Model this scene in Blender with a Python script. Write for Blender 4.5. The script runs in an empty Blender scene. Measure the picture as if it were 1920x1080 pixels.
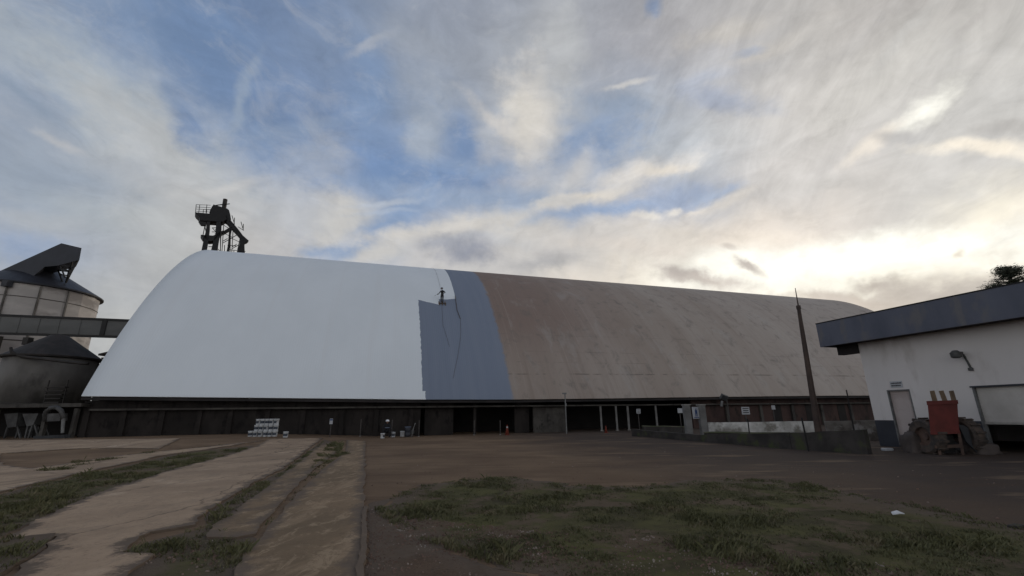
import bpy, bmesh, math, random
from mathutils import Vector, Matrix, noise, geometry
random.seed(7)
R = math.radians
S = bpy.context.scene
COL = S.collection

# ------------------------------------------------------------------ camera
F, TH, RO, CZ = 840.0, 0.2727, 0.0138, 1.6
cd = bpy.data.cameras.new('camera'); cam = bpy.data.objects.new('camera', cd); COL.objects.link(cam)
cd.sensor_width = 36; cd.lens = 36 * F / 1920; cd.clip_start = .05; cd.clip_end = 4000
cam.matrix_world = Matrix.Translation((0, 0, CZ)) @ Matrix.Rotation(math.pi/2 + TH, 4, 'X') @ Matrix.Rotation(-RO, 4, 'Z')
S.camera = cam
S.view_settings.view_transform = 'Standard'; S.view_settings.look = 'None'
S.view_settings.exposure = 0; S.view_settings.gamma = 1; S.view_settings.use_curve_mapping = False

# ------------------------------------------------------------------ photo measurements -> world
_c, _s = math.cos(TH), math.sin(TH); _cr, _sr = math.cos(RO), math.sin(RO)
def ray(px, py):
    X, Y = px-960, 540-py
    u = (X*_cr + Y*_sr)/F; w = (-X*_sr + Y*_cr)/F
    return Vector((u, _c - w*_s, _s + w*_c))
def at(px, py, Y):
    r = ray(px, py); return Vector((0, 0, CZ)) + r*(Y/r.y)
def onplane(px, py, P, d):
    r = ray(px, py); n = Vector((-d[1], d[0])); t = (n.x*P[0]+n.y*P[1])/(n.x*r.x+n.y*r.y)
    return Vector((0, 0, CZ)) + r*t
def sm(t):
    t = max(0, min(1, t)); return t*t*(3-2*t)
def zt(x, y):
    far = sm((y-60)/60)
    return .47*sm((-x-7)/13)*sm((y-15)/13)*(1-far)
def gt(px, py):
    r = ray(px, py); z = 0
    for i in range(12):
        t = (z-CZ)/r.z; P = Vector((0, 0, CZ)) + r*t; z = zt(P.x, P.y)
    return Vector((P.x, P.y, z))
def azel(px, py):
    r = ray(px, py); return math.degrees(math.atan2(r.x, r.y)), math.degrees(math.atan2(r.z, math.hypot(r.x, r.y)))
def lin(c):
    return tuple((v/255/12.92 if v/255 <= .04045 else ((v/255+.055)/1.055)**2.4) for v in c)

# ------------------------------------------------------------------ world sky
SUN_AZ, SUN_EL = 33.0, 13.0
W = bpy.data.worlds.new('World'); S.world = W; W.use_nodes = True
nt = W.node_tree; nt.nodes.clear()
class G:
    def __init__(s, nt): s.nt = nt
    def n(s, t, **k):
        o = s.nt.nodes.new(t)
        for a, v in k.items(): setattr(o, a, v)
        return o
    def put(s, sock, v):
        if isinstance(v, bpy.types.NodeSocket): s.nt.links.new(v, sock)
        elif v is not None: sock.default_value = v
    def m(s, op, a, b=None, c=None, clamp=False):
        o = s.n('ShaderNodeMath', operation=op, use_clamp=clamp); s.put(o.inputs[0], a)
        if b is not None: s.put(o.inputs[1], b)
        if c is not None: s.put(o.inputs[2], c)
        return o.outputs[0]
    def v(s, op, a, b=None, c=None):
        o = s.n('ShaderNodeVectorMath', operation=op); s.put(o.inputs[0], a)
        if b is not None:
            if op == 'SCALE': s.put(o.inputs['Scale'], b)
            else: s.put(o.inputs[1], b)
        if c is not None: s.put(o.inputs[2], c)
        return o.outputs['Value'] if op in ('DOT_PRODUCT', 'LENGTH') else o.outputs['Vector']
    def mix(s, f, a, b, mode='MIX'):
        o = s.n('ShaderNodeMix', data_type='RGBA', blend_type=mode); s.put(o.inputs[0], f)
        s.put(o.inputs[6], a if isinstance(a, bpy.types.NodeSocket) else (*a, 1) if len(a) == 3 else a)
        s.put(o.inputs[7], b if isinstance(b, bpy.types.NodeSocket) else (*b, 1) if len(b) == 3 else b)
        return o.outputs[2]
    def sst(s, x, lo, hi, a=0., b=1., kind='SMOOTHSTEP'):
        o = s.n('ShaderNodeMapRange', interpolation_type=kind); s.put(o.inputs[0], x)
        for i, q in enumerate((lo, hi, a, b)): s.put(o.inputs[i+1], q)
        return o.outputs[0]
    def noise(s, vec, scale, detail=4, rough=.5, dist=0., out=0):
        o = s.n('ShaderNodeTexNoise'); s.put(o.inputs['Vector'], vec); s.put(o.inputs['Scale'], scale)
        s.put(o.inputs['Detail'], detail); s.put(o.inputs['Roughness'], rough); s.put(o.inputs['Distortion'], dist)
        return o.outputs[out]
    def xyz(s, x, y, z):
        o = s.n('ShaderNodeCombineXYZ'); s.put(o.inputs[0], x); s.put(o.inputs[1], y); s.put(o.inputs[2], z); return o.outputs[0]
    def sep(s, v):
        o = s.n('ShaderNodeSeparateXYZ'); s.put(o.inputs[0], v); return o.outputs
    def ramp(s, f, stops, interp='LINEAR'):
        o = s.n('ShaderNodeValToRGB'); cr = o.color_ramp; cr.interpolation = interp
        while len(cr.elements) < len(stops): cr.elements.new(.5)
        for e, (p, c) in zip(cr.elements, stops): e.position = p
        for e, (p, c) in zip(cr.elements, stops): e.position = p; e.color = (*c, 1)
        s.put(o.inputs[0], f); return o.outputs[0]

g = G(nt)
tc = g.n('ShaderNodeTexCoord'); D0 = g.v('NORMALIZE', tc.outputs['Generated'])
wn1 = g.v('SCALE', g.v('SUBTRACT', g.noise(D0, 3.2, 3, .5, out=1), (.5, .5, .5)), 15.)
wn2 = g.v('SCALE', g.v('SUBTRACT', g.noise(D0, 11., 4, .6, out=1), (.5, .5, .5)), 6.5)
dx, dy, dz = g.sep(D0)[:3]
A = g.m('MULTIPLY', g.m('ARCTAN2', dx, dy), 57.29578)
E_ = g.m('MULTIPLY', g.m('ARCSINE', dz), 57.29578)
P0 = g.xyz(A, E_, 1.)
P = g.v('ADD', P0, g.v('MULTIPLY', g.v('ADD', wn1, wn2), (1., .8, 0.)))
P = g.v('MULTIPLY', P, (1, 1, 0)); P = g.v('ADD', P, (0, 0, 1))
Pf = g.v('ADD', g.v('ADD', P0, g.v('MULTIPLY', wn2, (.55, .4, 0.))), g.v('MULTIPLY', wn1, (.25, .2, 0.)))
Pf = g.v('ADD', g.v('MULTIPLY', Pf, (1, 1, 0)), (0, 0, 1))
a_, e_ = g.sep(P)[:2]
fa = g.m('MULTIPLY_ADD', a_, 1/360, .5)
azs = [-56+7*i for i in range(17)]
BK = {'lo': (246, 249, 252), 'mid': (190, 194, 198), 'hi': (104, 111, 127)}
rows = [
 (4,  'lo', [(178,182,186),(184,186,188),(190,190,188),(192,192,190),(192,192,190),(196,194,192),(200,198,194),(205,202,196),(210,206,200),(214,208,200),(220,212,202),(228,218,206),(246,240,226),(255,250,235),(215,205,192),(196,187,178),(195,187,178)]),
 (9,  'lo', [(170,176,184),(176,180,184),(188,188,186),(192,192,190),(194,192,190),(198,196,192),(202,200,196),(206,202,198),(208,204,200),(216,210,202),(226,216,204),(238,230,216),(252,246,232),(240,232,220),(200,192,182),(196,188,178),(198,190,182)]),
 (14, 'lo', [(158,168,184),(165,174,188),(180,182,185),(186,187,186),(192,190,188),(196,194,192),(204,202,198),(205,203,200),(208,204,200),(225,216,206),(238,228,212),(255,251,238),(255,255,246),(255,254,242),(255,250,234),(252,244,226),(240,232,215)]),
 (19, 'mid',[(152,164,182),(163,173,184),(182,186,188),(191,192,192),(200,196,192),(160,175,198),(206,203,200),(196,194,194),(200,197,194),(203,200,196),(216,210,203),(223,216,206),(226,217,207),(230,222,213),(212,208,203),(208,206,202),(206,203,198)]),
 (24, 'mid',[(150,162,180),(158,169,184),(178,182,187),(191,191,190),(190,192,196),(186,190,196),(136,156,186),(185,190,200),(198,200,203),(165,179,199),(190,190,195),(168,180,200),(204,200,196),(206,203,200),(212,208,204),(202,200,196),(200,198,194)]),
 (30, 'mid',[(150,162,180),(150,164,184),(156,169,188),(138,156,184),(146,163,188),(124,147,184),(124,148,184),(132,153,186),(172,178,192),(184,187,193),(176,182,192),(180,186,193),(199,199,199),(208,204,200),(206,203,197),(200,197,192),(198,195,190)]),
 (36, 'hi', [(140,154,174),(126,146,176),(117,140,172),(118,141,174),(126,145,176),(124,145,178),(148,161,180),(150,163,184),(190,192,195),(178,183,190),(148,162,183),(172,178,186),(178,178,183),(191,188,183),(189,185,181),(183,179,175),(186,182,178)]),
 (43, 'hi', [(140,152,170),(132,148,174),(118,138,168),(113,134,168),(122,142,173),(140,154,177),(152,160,173),(154,161,174),(160,166,176),(180,182,185),(166,169,177),(166,166,171),(180,178,178),(181,179,177),(184,180,176),(182,178,174),(182,178,174)]),
 (52, 'hi', [(130,144,166),(126,142,168),(115,136,168),(113,134,166),(120,138,168),(134,148,170),(146,154,170),(150,157,171),(154,160,172),(160,164,172),(160,164,172),(162,163,169),(170,170,173),(174,172,173),(176,174,172),(176,173,170),(176,173,170)]),
 (75, 'hi', [(112,130,158)]*17),
]
col = None; pe = None
for el, bk, cs in rows:
    b = lin(BK[bk])
    st = [(0, b), (.16, b), (.27, tuple((x+y)/2 for x, y in zip(b, lin(cs[0]))))]
    st += [((az+180)/360, lin(c)) for az, c in zip(azs, cs)]
    st += [(.74, tuple((x+y)/2 for x, y in zip(b, lin(cs[-1])))), (.84, b), (1, b)]
    r = g.ramp(fa, st, 'B_SPLINE')
    col = r if col is None else g.mix(g.sst(e_, pe, el), col, r)
    pe = el
NR = g.m('ADD', g.m('MULTIPLY', g.m('SUBTRACT', g.noise(g.v('MULTIPLY', D0, (1, 1, 1.6)), 13., 5, .62), .5), 1.9), g.m('MULTIPLY', g.m('SUBTRACT', g.noise(D0, 42., 3, .6), .5), .7))
def stroke(col, px, py, a, b, d, c, op, soft=1.5, gain=1., vec=None):
    d = Vector(d).normalized(); nn = Vector((-d.y, d.x))
    C = Vector(azel(px, py)); U = Vector(azel(px+d.x*a, py+d.y*a))-C; V = Vector(azel(px+nn.x*b, py+nn.y*b))-C
    M = Matrix(((U.x, V.x), (U.y, V.y))).inverted()
    t = M @ C
    u = g.v('DOT_PRODUCT', vec, (M[0][0], M[0][1], -t.x)); v = g.v('DOT_PRODUCT', vec, (M[1][0], M[1][1], -t.y))
    r = g.m('SQRT', g.m('ADD', g.m('MULTIPLY', u, u), g.m('MULTIPLY', v, v)))
    r = g.m('ADD', r, NR); f = g.sst(r, 1.75, .1, 0., min(1., op*1.08))
    return g.mix(f, col, tuple(x*gain for x in lin(c)))
ST = [
 # left bank and blue wedge
 (230,205,240,62,(1,.62),(176,184,190),.75), (300,265,150,45,(1,.6),(190,191,191),.6), (400,110,190,75,(.62,1),(113,136,170),.85),
 (355,232,60,26,(.7,1),(120,142,176),.8), (545,205,80,46,(1,.4),(118,140,174),.8), (452,205,95,13,(.5,-1),(152,166,184),.65),
 (610,100,60,40,(.4,1),(128,146,174),.5), (690,175,40,100,(1,0),(124,146,178),.8), (40,185,100,13,(1,.62),(138,153,172),.65),
 (105,268,55,8,(1,.38),(188,190,194),.7), (110,335,120,26,(1,.15),(152,164,180),.6), (200,370,90,14,(1,.1),(168,176,186),.4), (70,420,110,20,(1,.05),(176,180,184),.5), (420,352,75,10,(1,-.25),(202,201,200),.6),
 (30,465,60,28,(1,.1),(150,166,192),.8), (600,340,55,75,(1,.2),(186,188,192),.5), (640,400,40,78,(1,.1),(203,201,197),.8), (560,240,110,12,(1,-.25),(140,158,184),.5),
 # middle blue holes
 (800,265,28,75,(1,.1),(166,176,190),.85), (765,335,150,30,(1,-.05),(117,143,181),.85), (872,270,32,60,(1,-.3),(120,144,180),.85),
 (700,440,125,24,(1,-.75),(138,160,192),.9), (735,378,75,5,(1,-.15),(184,192,204),.7), (720,396,60,4,(1,-.1),(172,184,202),.5),
 (900,372,190,20,(1,.0),(150,168,194),.8), (622,466,46,10,(1,-.25),(148,168,198),.8), (930,315,90,16,(1,.05),(146,164,190),.6),
 (790,170,60,40,(1,0),(150,161,178),.5), (850,185,80,26,(1,.5),(160,167,178),.5),
 # bright column
 (935,235,70,12,(1,.75),(206,203,200),.8), (1005,222,50,96,(1,-.15),(216,212,206),.95), (985,215,26,40,(1,0),(224,219,210),.7), (1055,110,34,90,(1,.05),(188,190,192),.7),
 (700,92,48,9,(1,-.55),(170,176,187),.7), (1075,95,26,60,(1,.0),(184,186,188),.5), (800,90,90,26,(1,.3),(156,163,174),.5),
 (1112,280,85,42,(1,-.5),(134,155,186),.98), (1075,235,34,14,(1,.2),(150,164,186),.5), (1165,190,62,17,(1,.15),(146,160,180),.75), (1200,130,60,20,(1,.2),(160,165,176),.5), (1178,152,40,6,(1,-.25),(214,211,206),.6),
 # swoosh
 (1075,335,60,22,(.7,-1),(206,204,202),.7), (1105,378,78,11,(1,-.2),(226,219,208),.95), (1195,335,100,20,(1,-.33),(219,215,210),.95), (1050,385,50,6,(1,.0),(200,202,205),.6),
 (1245,325,40,10,(1,-.2),(228,220,208),.8), (1150,402,120,11,(1,-.12),(150,169,198),.9), (1270,378,72,22,(1,-.25),(158,172,196),.9), (1330,372,40,10,(1,-.4),(160,176,200),.7),
 (1222,413,20,6,(1,-.1),(236,230,220),.7), (1262,403,12,7,(1,-.2),(240,234,224),.75), (1300,402,22,5,(1,-.4),(232,224,214),.6), (1200,415,18,5,(1,0),(225,220,212),.7), (1345,385,60,9,(1,-.45),(224,217,207),.6),
 # lower cumulus
 (845,430,170,16,(1,-.2),(212,208,202),.9), (990,440,120,16,(1,.1),(210,206,200),.7), (868,468,62,24,(1,.1),(152,155,166),.95), (830,455,30,14,(1,.1),(162,165,175),.6), (1015,497,70,11,(1,-.1),(176,175,176),.75), (1040,480,30,10,(1,0),(184,182,182),.6), (1100,450,100,22,(1,.05),(208,204,200),.6), (700,480,70,16,(1,-.3),(206,203,198),.8),
 # right bank
 (1225,6,15,22,(1,.3),(118,142,178),.6), (1350,60,80,20,(1,-.35),(196,191,184),.7), (1430,95,90,16,(1,-.5),(200,195,188),.6), (1345,190,85,18,(1,.15),(162,170,187),.75), (1310,150,50,16,(1,-.3),(166,173,188),.6), (1395,100,26,8,(1,-.4),(160,168,184),.6),
 (1500,150,110,10,(1,-.7),(186,183,180),.5), (1690,80,80,10,(1,-1.1),(204,202,198),.6), (1600,90,60,10,(1,-1),(182,179,176),.5), (1800,60,60,8,(1,-1),(182,178,174),.5), (1560,170,90,9,(1,-.7),(212,208,203),.5),
 (1740,212,60,21,(1,-.62),(255,253,242),1.0), (1640,275,70,13,(1,-.75),(238,229,216),.8), (1700,262,50,11,(1,0),(188,186,184),.7), (1850,288,110,14,(1,.03),(253,243,226),.95),
 (1880,252,66,13,(1,-.1),(184,181,177),.8), (1560,345,150,13,(1,0),(200,197,193),.6), (1760,320,120,12,(1,.05),(206,203,199),.5), (1480,300,120,16,(1,-.3),(216,212,208),.5),
 # glow band and low clouds
 (1620,478,360,34,(1,-.08),(255,254,244),1.0), (1480,500,150,22,(1,-.05),(255,252,240),.9), (1420,455,100,14,(1,-.1),(236,225,212),.7), (1200,470,110,14,(1,.05),(222,213,203),.6),
 (1285,516,50,14,(1,.25),(188,180,174),.95), (1330,534,80,10,(1,.1),(194,185,178),.85), (1408,504,26,8,(1,.6),(188,181,175),.9), (1370,470,14,6,(1,.2),(205,196,188),.7), (1785,477,11,6,(1,-.3),(225,215,198),.8),
 (1645,530,60,12,(1,.05),(184,177,170),1.), (1730,556,235,27,(1,-.07),(188,181,174),1.), (1640,580,150,26,(1,.02),(192,185,177),1.), (1570,560,100,10,(1,0),(200,191,182),.8), (1860,536,80,16,(1,-.05),(190,183,175),.95),
]
GLOW = {(1740,212): 1.1, (1620,478): 1.12, (1480,500): 1.12}
for s_ in ST:
    col = stroke(col, *s_, gain=GLOW.get((s_[0], s_[1]), 1.), vec=Pf, soft=1.25 if s_[3] < 12 else 1.5)
# fine wisps: streaked noise, stronger away from the zenith blue
st1 = g.noise(g.v('MULTIPLY', D0, (2.2, 1.2, 5.)), 4.2, 6, .62, .9)
st2 = g.noise(g.v('ADD', g.v('MULTIPLY', D0, (7., 5., 5.)), (3, 1, 7)), 3., 5, .6, .5)
wq = g.noise(g.v('MULTIPLY', g.v('ADD', D0, g.v('SCALE', g.noise(D0, 2.5, 3, out=1), .35)), (2.6, 1.6, 4.6)), 3.1, 8, .68, .35)
wl = g.noise(g.v('MULTIPLY', g.v('ADD', D0, g.v('SCALE', g.noise(D0, 5., 3, out=1), .18)), (4.2, 3., 8.)), 4.5, 7, .66, .3)
col = g.mix(g.sst(wq, .50, .72, 0., .42), col, g.v('ADD', g.v('SCALE', col, .55), (.27, .27, .272)))
col = g.mix(g.sst(wl, .52, .76, 0., .30), col, g.v('ADD', g.v('SCALE', col, .75), (.19, .187, .182)))
col = g.mix(g.sst(wl, .47, .30, 0., .30), col, g.v('SCALE', col, .80))
au, ev = g.sep(P0)[:2]
rip = g.noise(g.xyz(g.m('MULTIPLY', g.m('SUBTRACT', au, ev), .16), g.m('MULTIPLY', g.m('ADD', au, ev), .05), 2.), 1.3, 6, .66, .9)
rk = g.m('MULTIPLY', g.m('MULTIPLY', g.m('SUBTRACT', rip, .5), .62), g.m('MULTIPLY', g.sst(au, 8., 26.), g.sst(ev, 16., 30., .35, 1.)))
col = g.v('SCALE', col, g.m('ADD', rk, g.sst(au, 5., 40., 1., 1.07)))
k = g.m('ADD', g.m('MULTIPLY', g.m('SUBTRACT', st1, .5), .42), g.m('MULTIPLY', g.m('SUBTRACT', st2, .5), .26))
col = g.v('SCALE', col, g.m('ADD', k, 1.0))
sky = g.n('ShaderNodeTexSky', sky_type='NISHITA', sun_disc=False, sun_elevation=R(SUN_EL), sun_rotation=R(SUN_AZ))
nsk = g.v('SCALE', sky.outputs[0], .05)
col = g.mix(.06, col, nsk)
bg = g.n('ShaderNodeBackground'); g.put(bg.inputs[0], col); bg.inputs[1].default_value = 1.0
g.put(g.n('ShaderNodeOutputWorld').inputs[0], bg.outputs[0])
W.cycles.sampling_method = 'MANUAL'; W.cycles.sample_map_resolution = 1024

# ------------------------------------------------------------------ sun behind thin cloud
sd = bpy.data.lights.new('sun', 'SUN'); so = bpy.data.objects.new('sun', sd); COL.objects.link(so)
sd.energy = .5; sd.angle = R(14); sd.color = (1, .88, .72)
v = Vector((math.sin(R(SUN_AZ))*math.cos(R(SUN_EL)), math.cos(R(SUN_AZ))*math.cos(R(SUN_EL)), math.sin(R(SUN_EL))))
so.rotation_euler = v.to_track_quat('Z', 'Y').to_euler(); so.location = v*200

# ------------------------------------------------------------------ helpers
def tag(o, label=None, cat=None, group=None, kind=None):
    if label: o['label'] = label
    if cat: o['category'] = cat
    if group: o['group'] = group
    if kind: o['kind'] = kind
    return o
def empty(name, loc, label=None, cat=None, group=None, rz=0):
    o = bpy.data.objects.new(name, None); COL.objects.link(o); o.location = loc; o.rotation_euler = (0, 0, rz); o.empty_display_size = .2
    return tag(o, label, cat, group)
def finish(name, bm, mat, parent=None, smooth=False, world=True):
    """link bm as one object; vertices are given in world space, the object keeps its parent's frame"""
    me = bpy.data.meshes.new(name)
    if parent is not None and world:
        bpy_loc = Matrix.Translation(parent.location) @ parent.rotation_euler.to_matrix().to_4x4()
        if parent.parent is not None:
            pp = parent.parent; bpy_loc = (Matrix.Translation(pp.location) @ pp.rotation_euler.to_matrix().to_4x4()) @ bpy_loc
        bm.transform(bpy_loc.inverted())
    bm.to_mesh(me); bm.free()
    for p in me.polygons: p.use_smooth = smooth
    for m_ in (mat if isinstance(mat, list) else [mat]): me.materials.append(m_)
    o = bpy.data.objects.new(name, me); COL.objects.link(o)
    if parent is not None: o.parent = parent
    return o
def nb(): return bmesh.new()
def quad(bm, pts, mi=0):
    f = bm.faces.new([bm.verts.new(p) for p in pts]); f.material_index = mi; return f
def box(bm, c, size, M=None, mi=0):
    hx, hy, hz = size[0]/2, size[1]/2, size[2]/2; c = Vector(c)
    vs = []
    for x in (-hx, hx):
        for y in (-hy, hy):
            for z in (-hz, hz):
                p = Vector((x, y, z)); p = (M @ p) if M is not None else p
                vs.append(bm.verts.new(c+p))
    for f in ((0,1,3,2),(4,6,7,5),(0,4,5,1),(2,3,7,6),(0,2,6,4),(1,5,7,3)):
        bm.faces.new([vs[i] for i in f]).material_index = mi
def bar(bm, a, b, w, h=None, mi=0):
    """rectangular bar from a to b"""
    a, b = Vector(a), Vector(b); d = b-a; h = h or w
    M = d.to_track_quat('X', 'Z').to_matrix()
    box(bm, (a+b)/2, (d.length, w, h), M, mi)
def tube(bm, pts, rs, n=8, mi=0, cap=True):
    pts = [Vector(p) for p in pts]
    if not isinstance(rs, (list, tuple)): rs = [rs]*len(pts)
    rings = []
    up = Vector((.13, .21, 1)).normalized()
    for i, p in enumerate(pts):
        t = (pts[min(i+1, len(pts)-1)]-pts[max(i-1, 0)]).normalized()
        x = t.cross(up)
        if x.length < .05: x = t.cross(Vector((1, 0, 0)))
        x.normalize(); y = t.cross(x)
        rings.append([bm.verts.new(p+(x*math.cos(q*2*math.pi/n)+y*math.sin(q*2*math.pi/n))*rs[i]) for q in range(n)])
    for a, b in zip(rings, rings[1:]):
        for q in range(n): bm.faces.new((a[q], a[(q+1)%n], b[(q+1)%n], b[q])).material_index = mi
    if cap:
        bm.faces.new(rings[0][::-1]).material_index = mi; bm.faces.new(rings[-1]).material_index = mi
def lathe(bm, c, prof, n=24, mi=0, a0=0):
    """prof: list of (r, z)"""
    c = Vector(c); rings = []
    for r, z in prof:
        rings.append([bm.verts.new(c+Vector((r*math.cos(a0+q*2*math.pi/n), r*math.sin(a0+q*2*math.pi/n), z))) for q in range(n)])
    for a, b in zip(rings, rings[1:]):
        for q in range(n): bm.faces.new((a[q], a[(q+1)%n], b[(q+1)%n], b[q])).material_index = mi
    if prof[0][0] > 1e-4: bm.faces.new(rings[0][::-1]).material_index = mi
    if prof[-1][0] > 1e-4: bm.faces.new(rings[-1]).material_index = mi
def prism(bm, pts, off, mi=0):
    """polygon extruded by off"""
    off = Vector(off); a = [bm.verts.new(Vector(p)) for p in pts]; b = [bm.verts.new(Vector(p)+off) for p in pts]
    bm.faces.new(a[::-1]).material_index = mi; bm.faces.new(b).material_index = mi
    for i in range(len(a)):
        j = (i+1) % len(a); bm.faces.new((a[i], a[j], b[j], b[i])).material_index = mi
def kids(o): return [c for c in list(COL.objects) if c.parent == o]
def copy_tree(o, parent=None):
    c = o.copy(); COL.objects.link(c); c.parent = parent
    for ch in kids(o): copy_tree(ch, c)
    return c

def mat(name, c1, c2=None, scale=1., rough=.85, metal=0., detail=5, bump=0., bscale=None, c3=None, s3=8., stretch=(1, 1, 1), lo=.35, hi=.65, spec=.3):
    m = bpy.data.materials.new(name); m.use_nodes = True; t = m.node_tree; t.nodes.clear(); q = G(t)
    co = q.n('ShaderNodeTexCoord').outputs['Object']; co = q.v('MULTIPLY', co, stretch)
    c = tuple(c1)
    if c2 is not None: c = q.mix(q.sst(q.noise(co, scale, detail, .6), lo, hi), c1, c2)
    if c3 is not None: c = q.mix(q.sst(q.noise(q.v('ADD', co, (5, 3, 1)), s3, 5, .6), .52, .68), c, c3)
    b = q.n('ShaderNodeBsdfPrincipled'); q.put(b.inputs['Base Color'], c if isinstance(c, bpy.types.NodeSocket) else (*c, 1))
    b.inputs['Roughness'].default_value = rough; b.inputs['Metallic'].default_value = metal; b.inputs['Specular IOR Level'].default_value = spec
    if bump:
        bn = q.n('ShaderNodeBump'); bn.inputs['Strength'].default_value = bump; bn.inputs['Distance'].default_value = .03
        q.put(bn.inputs['Height'], q.noise(co, bscale or scale*6, 6, .65)); q.put(b.inputs['Normal'], bn.outputs[0])
    q.put(q.n('ShaderNodeOutputMaterial').inputs[0], b.outputs[0])
    return m
M = {}
M['dark_brick'] = mat('dirty shade-dark brick', (0.015, 0.012, 0.011), (0.027, 0.022, 0.020), .9, c3=(0.008, 0.006, 0.006), s3=2.2, stretch=(1, 1, .5), bump=.3)  # dirty brick, with the under-eave shade put into its dark colour
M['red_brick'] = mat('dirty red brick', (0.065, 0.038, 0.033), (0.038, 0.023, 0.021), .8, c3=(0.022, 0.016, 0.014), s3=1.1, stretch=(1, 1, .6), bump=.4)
M['void'] = mat('shade-dark interior', (.012, .010, .010), (.02, .017, .016), .5)  # darkness inside the openings is put into this near-black colour
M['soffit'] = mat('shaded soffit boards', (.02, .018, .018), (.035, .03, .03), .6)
M['concrete_dark'] = mat('weathered dark concrete', (.085, .078, .070), (.045, .040, .037), .8, c3=(.03, .028, .025), s3=2., bump=.4, stretch=(1, 1, .7))
M['concrete_mid'] = mat('old concrete post', (.38, .36, .34), (.24, .22, .205), 1.5, bump=.3)
M['wall_low'] = mat('mouldy low wall', (0.055, 0.048, 0.045), (0.030, 0.027, 0.025), 1.2, c3=(0.055, 0.062, 0.030), s3=1.6, bump=.5)
M['white_wash'] = mat('dirty whitewash', (0.736, 0.720, 0.688), (0.480, 0.464, 0.432), 1.6, c3=(0.256, 0.240, 0.208), s3=1.3, bump=.2)
M['wall_white'] = mat('white wall paint', (.68, .64, .63), (.62, .585, .57), .35, c3=(.53, .49, .47), s3=.9, stretch=(1, 1, .35), rough=.7, bump=.1, bscale=25)
M['dado'] = mat('dark blue-grey dado paint', (.045, .048, .06), (.032, .034, .042), .7, rough=.6)
M['fascia'] = mat('dark slate fascia metal', (0.106, 0.114, 0.151), (0.070, 0.078, 0.108), .5, c3=(0.134, 0.128, 0.136), s3=1.4, stretch=(1, 1, .4), rough=.5, spec=.4)
M['door'] = mat('pinkish beige door paint', (0.495, 0.429, 0.412), (0.396, 0.330, 0.314), 1.2, rough=.5)
M['shutter'] = mat('beige shutter sheet', (0.540, 0.513, 0.486), (0.432, 0.405, 0.378), .8, rough=.5)
M['frame_grey'] = mat('grey steel frame', (.18, .18, .18), (.10, .10, .10), 3., rough=.5)
M['silo_wall'] = mat('stained silo sheet', (0.546, 0.503, 0.473), (0.373, 0.344, 0.327), .16, c3=(0.236, 0.212, 0.202), s3=.22, stretch=(1, 1, 2.2), rough=.55, bump=.1)
M['silo_roof'] = mat('dark silo roof sheet', (.030, .032, .042), (.022, .023, .030), .5, rough=.5)
M['tank_wall'] = mat('grimy tank sheet', (0.162, 0.150, 0.138), (0.102, 0.094, 0.086), .35, c3=(0.066, 0.060, 0.055), s3=.5, stretch=(1, 1, .6), rough=.7)
M['tank_roof'] = mat('rusty dark tank roof', (0.045, 0.037, 0.034), (0.028, 0.025, 0.023), 1.2, rough=.7)
M['gallery'] = mat('grey gallery sheeting', (.125, .125, .122), (.09, .09, .088), .5, rough=.6, stretch=(.3, 1, 1))
M['gallery_dark'] = mat('dark gallery sheeting', (.030, .033, .046), (.022, .024, .033), .5, rough=.5)
M['steel_dark'] = mat('dark painted steel', (0.014, 0.013, 0.013), (0.009, 0.008, 0.009), 2., rough=.6)
M['steel_red'] = mat('faded red steel', (.16, .035, .030), (.11, .028, .024), 2., rough=.6)
M['machinery'] = mat('dusty machinery grey', (.10, .098, .098), (.05, .048, .048), 1.5, rough=.6)
M['rust_pole'] = mat('rusty mast steel', (.075, .050, .040), (.045, .032, .028), 2., rough=.7)
M['wood'] = mat('old tan timber', (.20, .145, .095), (.12, .085, .06), 4., stretch=(1, 1, .3))
M['pail'] = mat('white plastic pail', (.62, .64, .66), (.52, .53, .55), 5., rough=.45)
M['pail_dark'] = mat('dark drum plastic', (.03, .034, .045), (.02, .022, .03), 4., rough=.4)
M['pail_band'] = mat('printed pail label', (.04, .05, .075), (.06, .07, .09), 9.)
M['orange'] = mat('faded orange plastic', (0.198, 0.041, 0.025), (0.143, 0.033, 0.022), 6.)
M['sign_white'] = mat('white sign enamel', (.46, .47, .50), (.40, .41, .43), 3., rough=.4)
M['sign_blue'] = mat('blue sign paint', (.035, .065, .17), None)
M['sign_ink'] = mat('black sign paint', (.02, .02, .02), None)
M['cloth_dark'] = mat('dark work clothes', (.012, .012, .014), (.022, .022, .026), 8.)
M['skin'] = mat('tanned skin', (.20, .11, .08), None, rough=.6)
M['helmet'] = mat('white hard hat', (.75, .76, .78), None, rough=.35)
M['vest'] = mat('reflective trim', (.16, .19, .26), None)
M['rope'] = mat('brown rope', (.11, .095, .09), None)
M['rubber'] = mat('muddy rubber tyre', (.05, .043, .040), (.10, .075, .062), 5., bump=.4)
M['mud'] = mat('caked red mud', (0.128, 0.084, 0.068), (0.075, 0.052, 0.044), 2., bump=.5)
M['tarp'] = mat('grey pink tarpaulin', (0.104, 0.084, 0.076), (0.068, 0.056, 0.052), 1.6, bump=.4)
M['panel_dark'] = mat('dull dark panel', (.050, .052, .056), (.035, .036, .04), 1.2)
M['bark'] = mat('tree bark', (.045, .036, .03), (.03, .025, .02), 3.)
M['leaf'] = mat('dark conifer leaves', (0.045, 0.054, 0.035), (0.083, 0.087, 0.056), 1.2)
M['post'] = mat('grey post paint', (.21, .205, .20), (.13, .125, .12), 1.5)
M['zinc'] = mat('galvanised pipe', (.20, .20, .20), (.13, .13, .13), 3., rough=.5)
M['lamp'] = mat('lamp housing grey', (.06, .06, .06), (.10, .10, .10), 4., rough=.5)
M['pipe_grey'] = mat('thin wall post', (.06, .055, .052), (.09, .082, .078), 3.)

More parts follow.
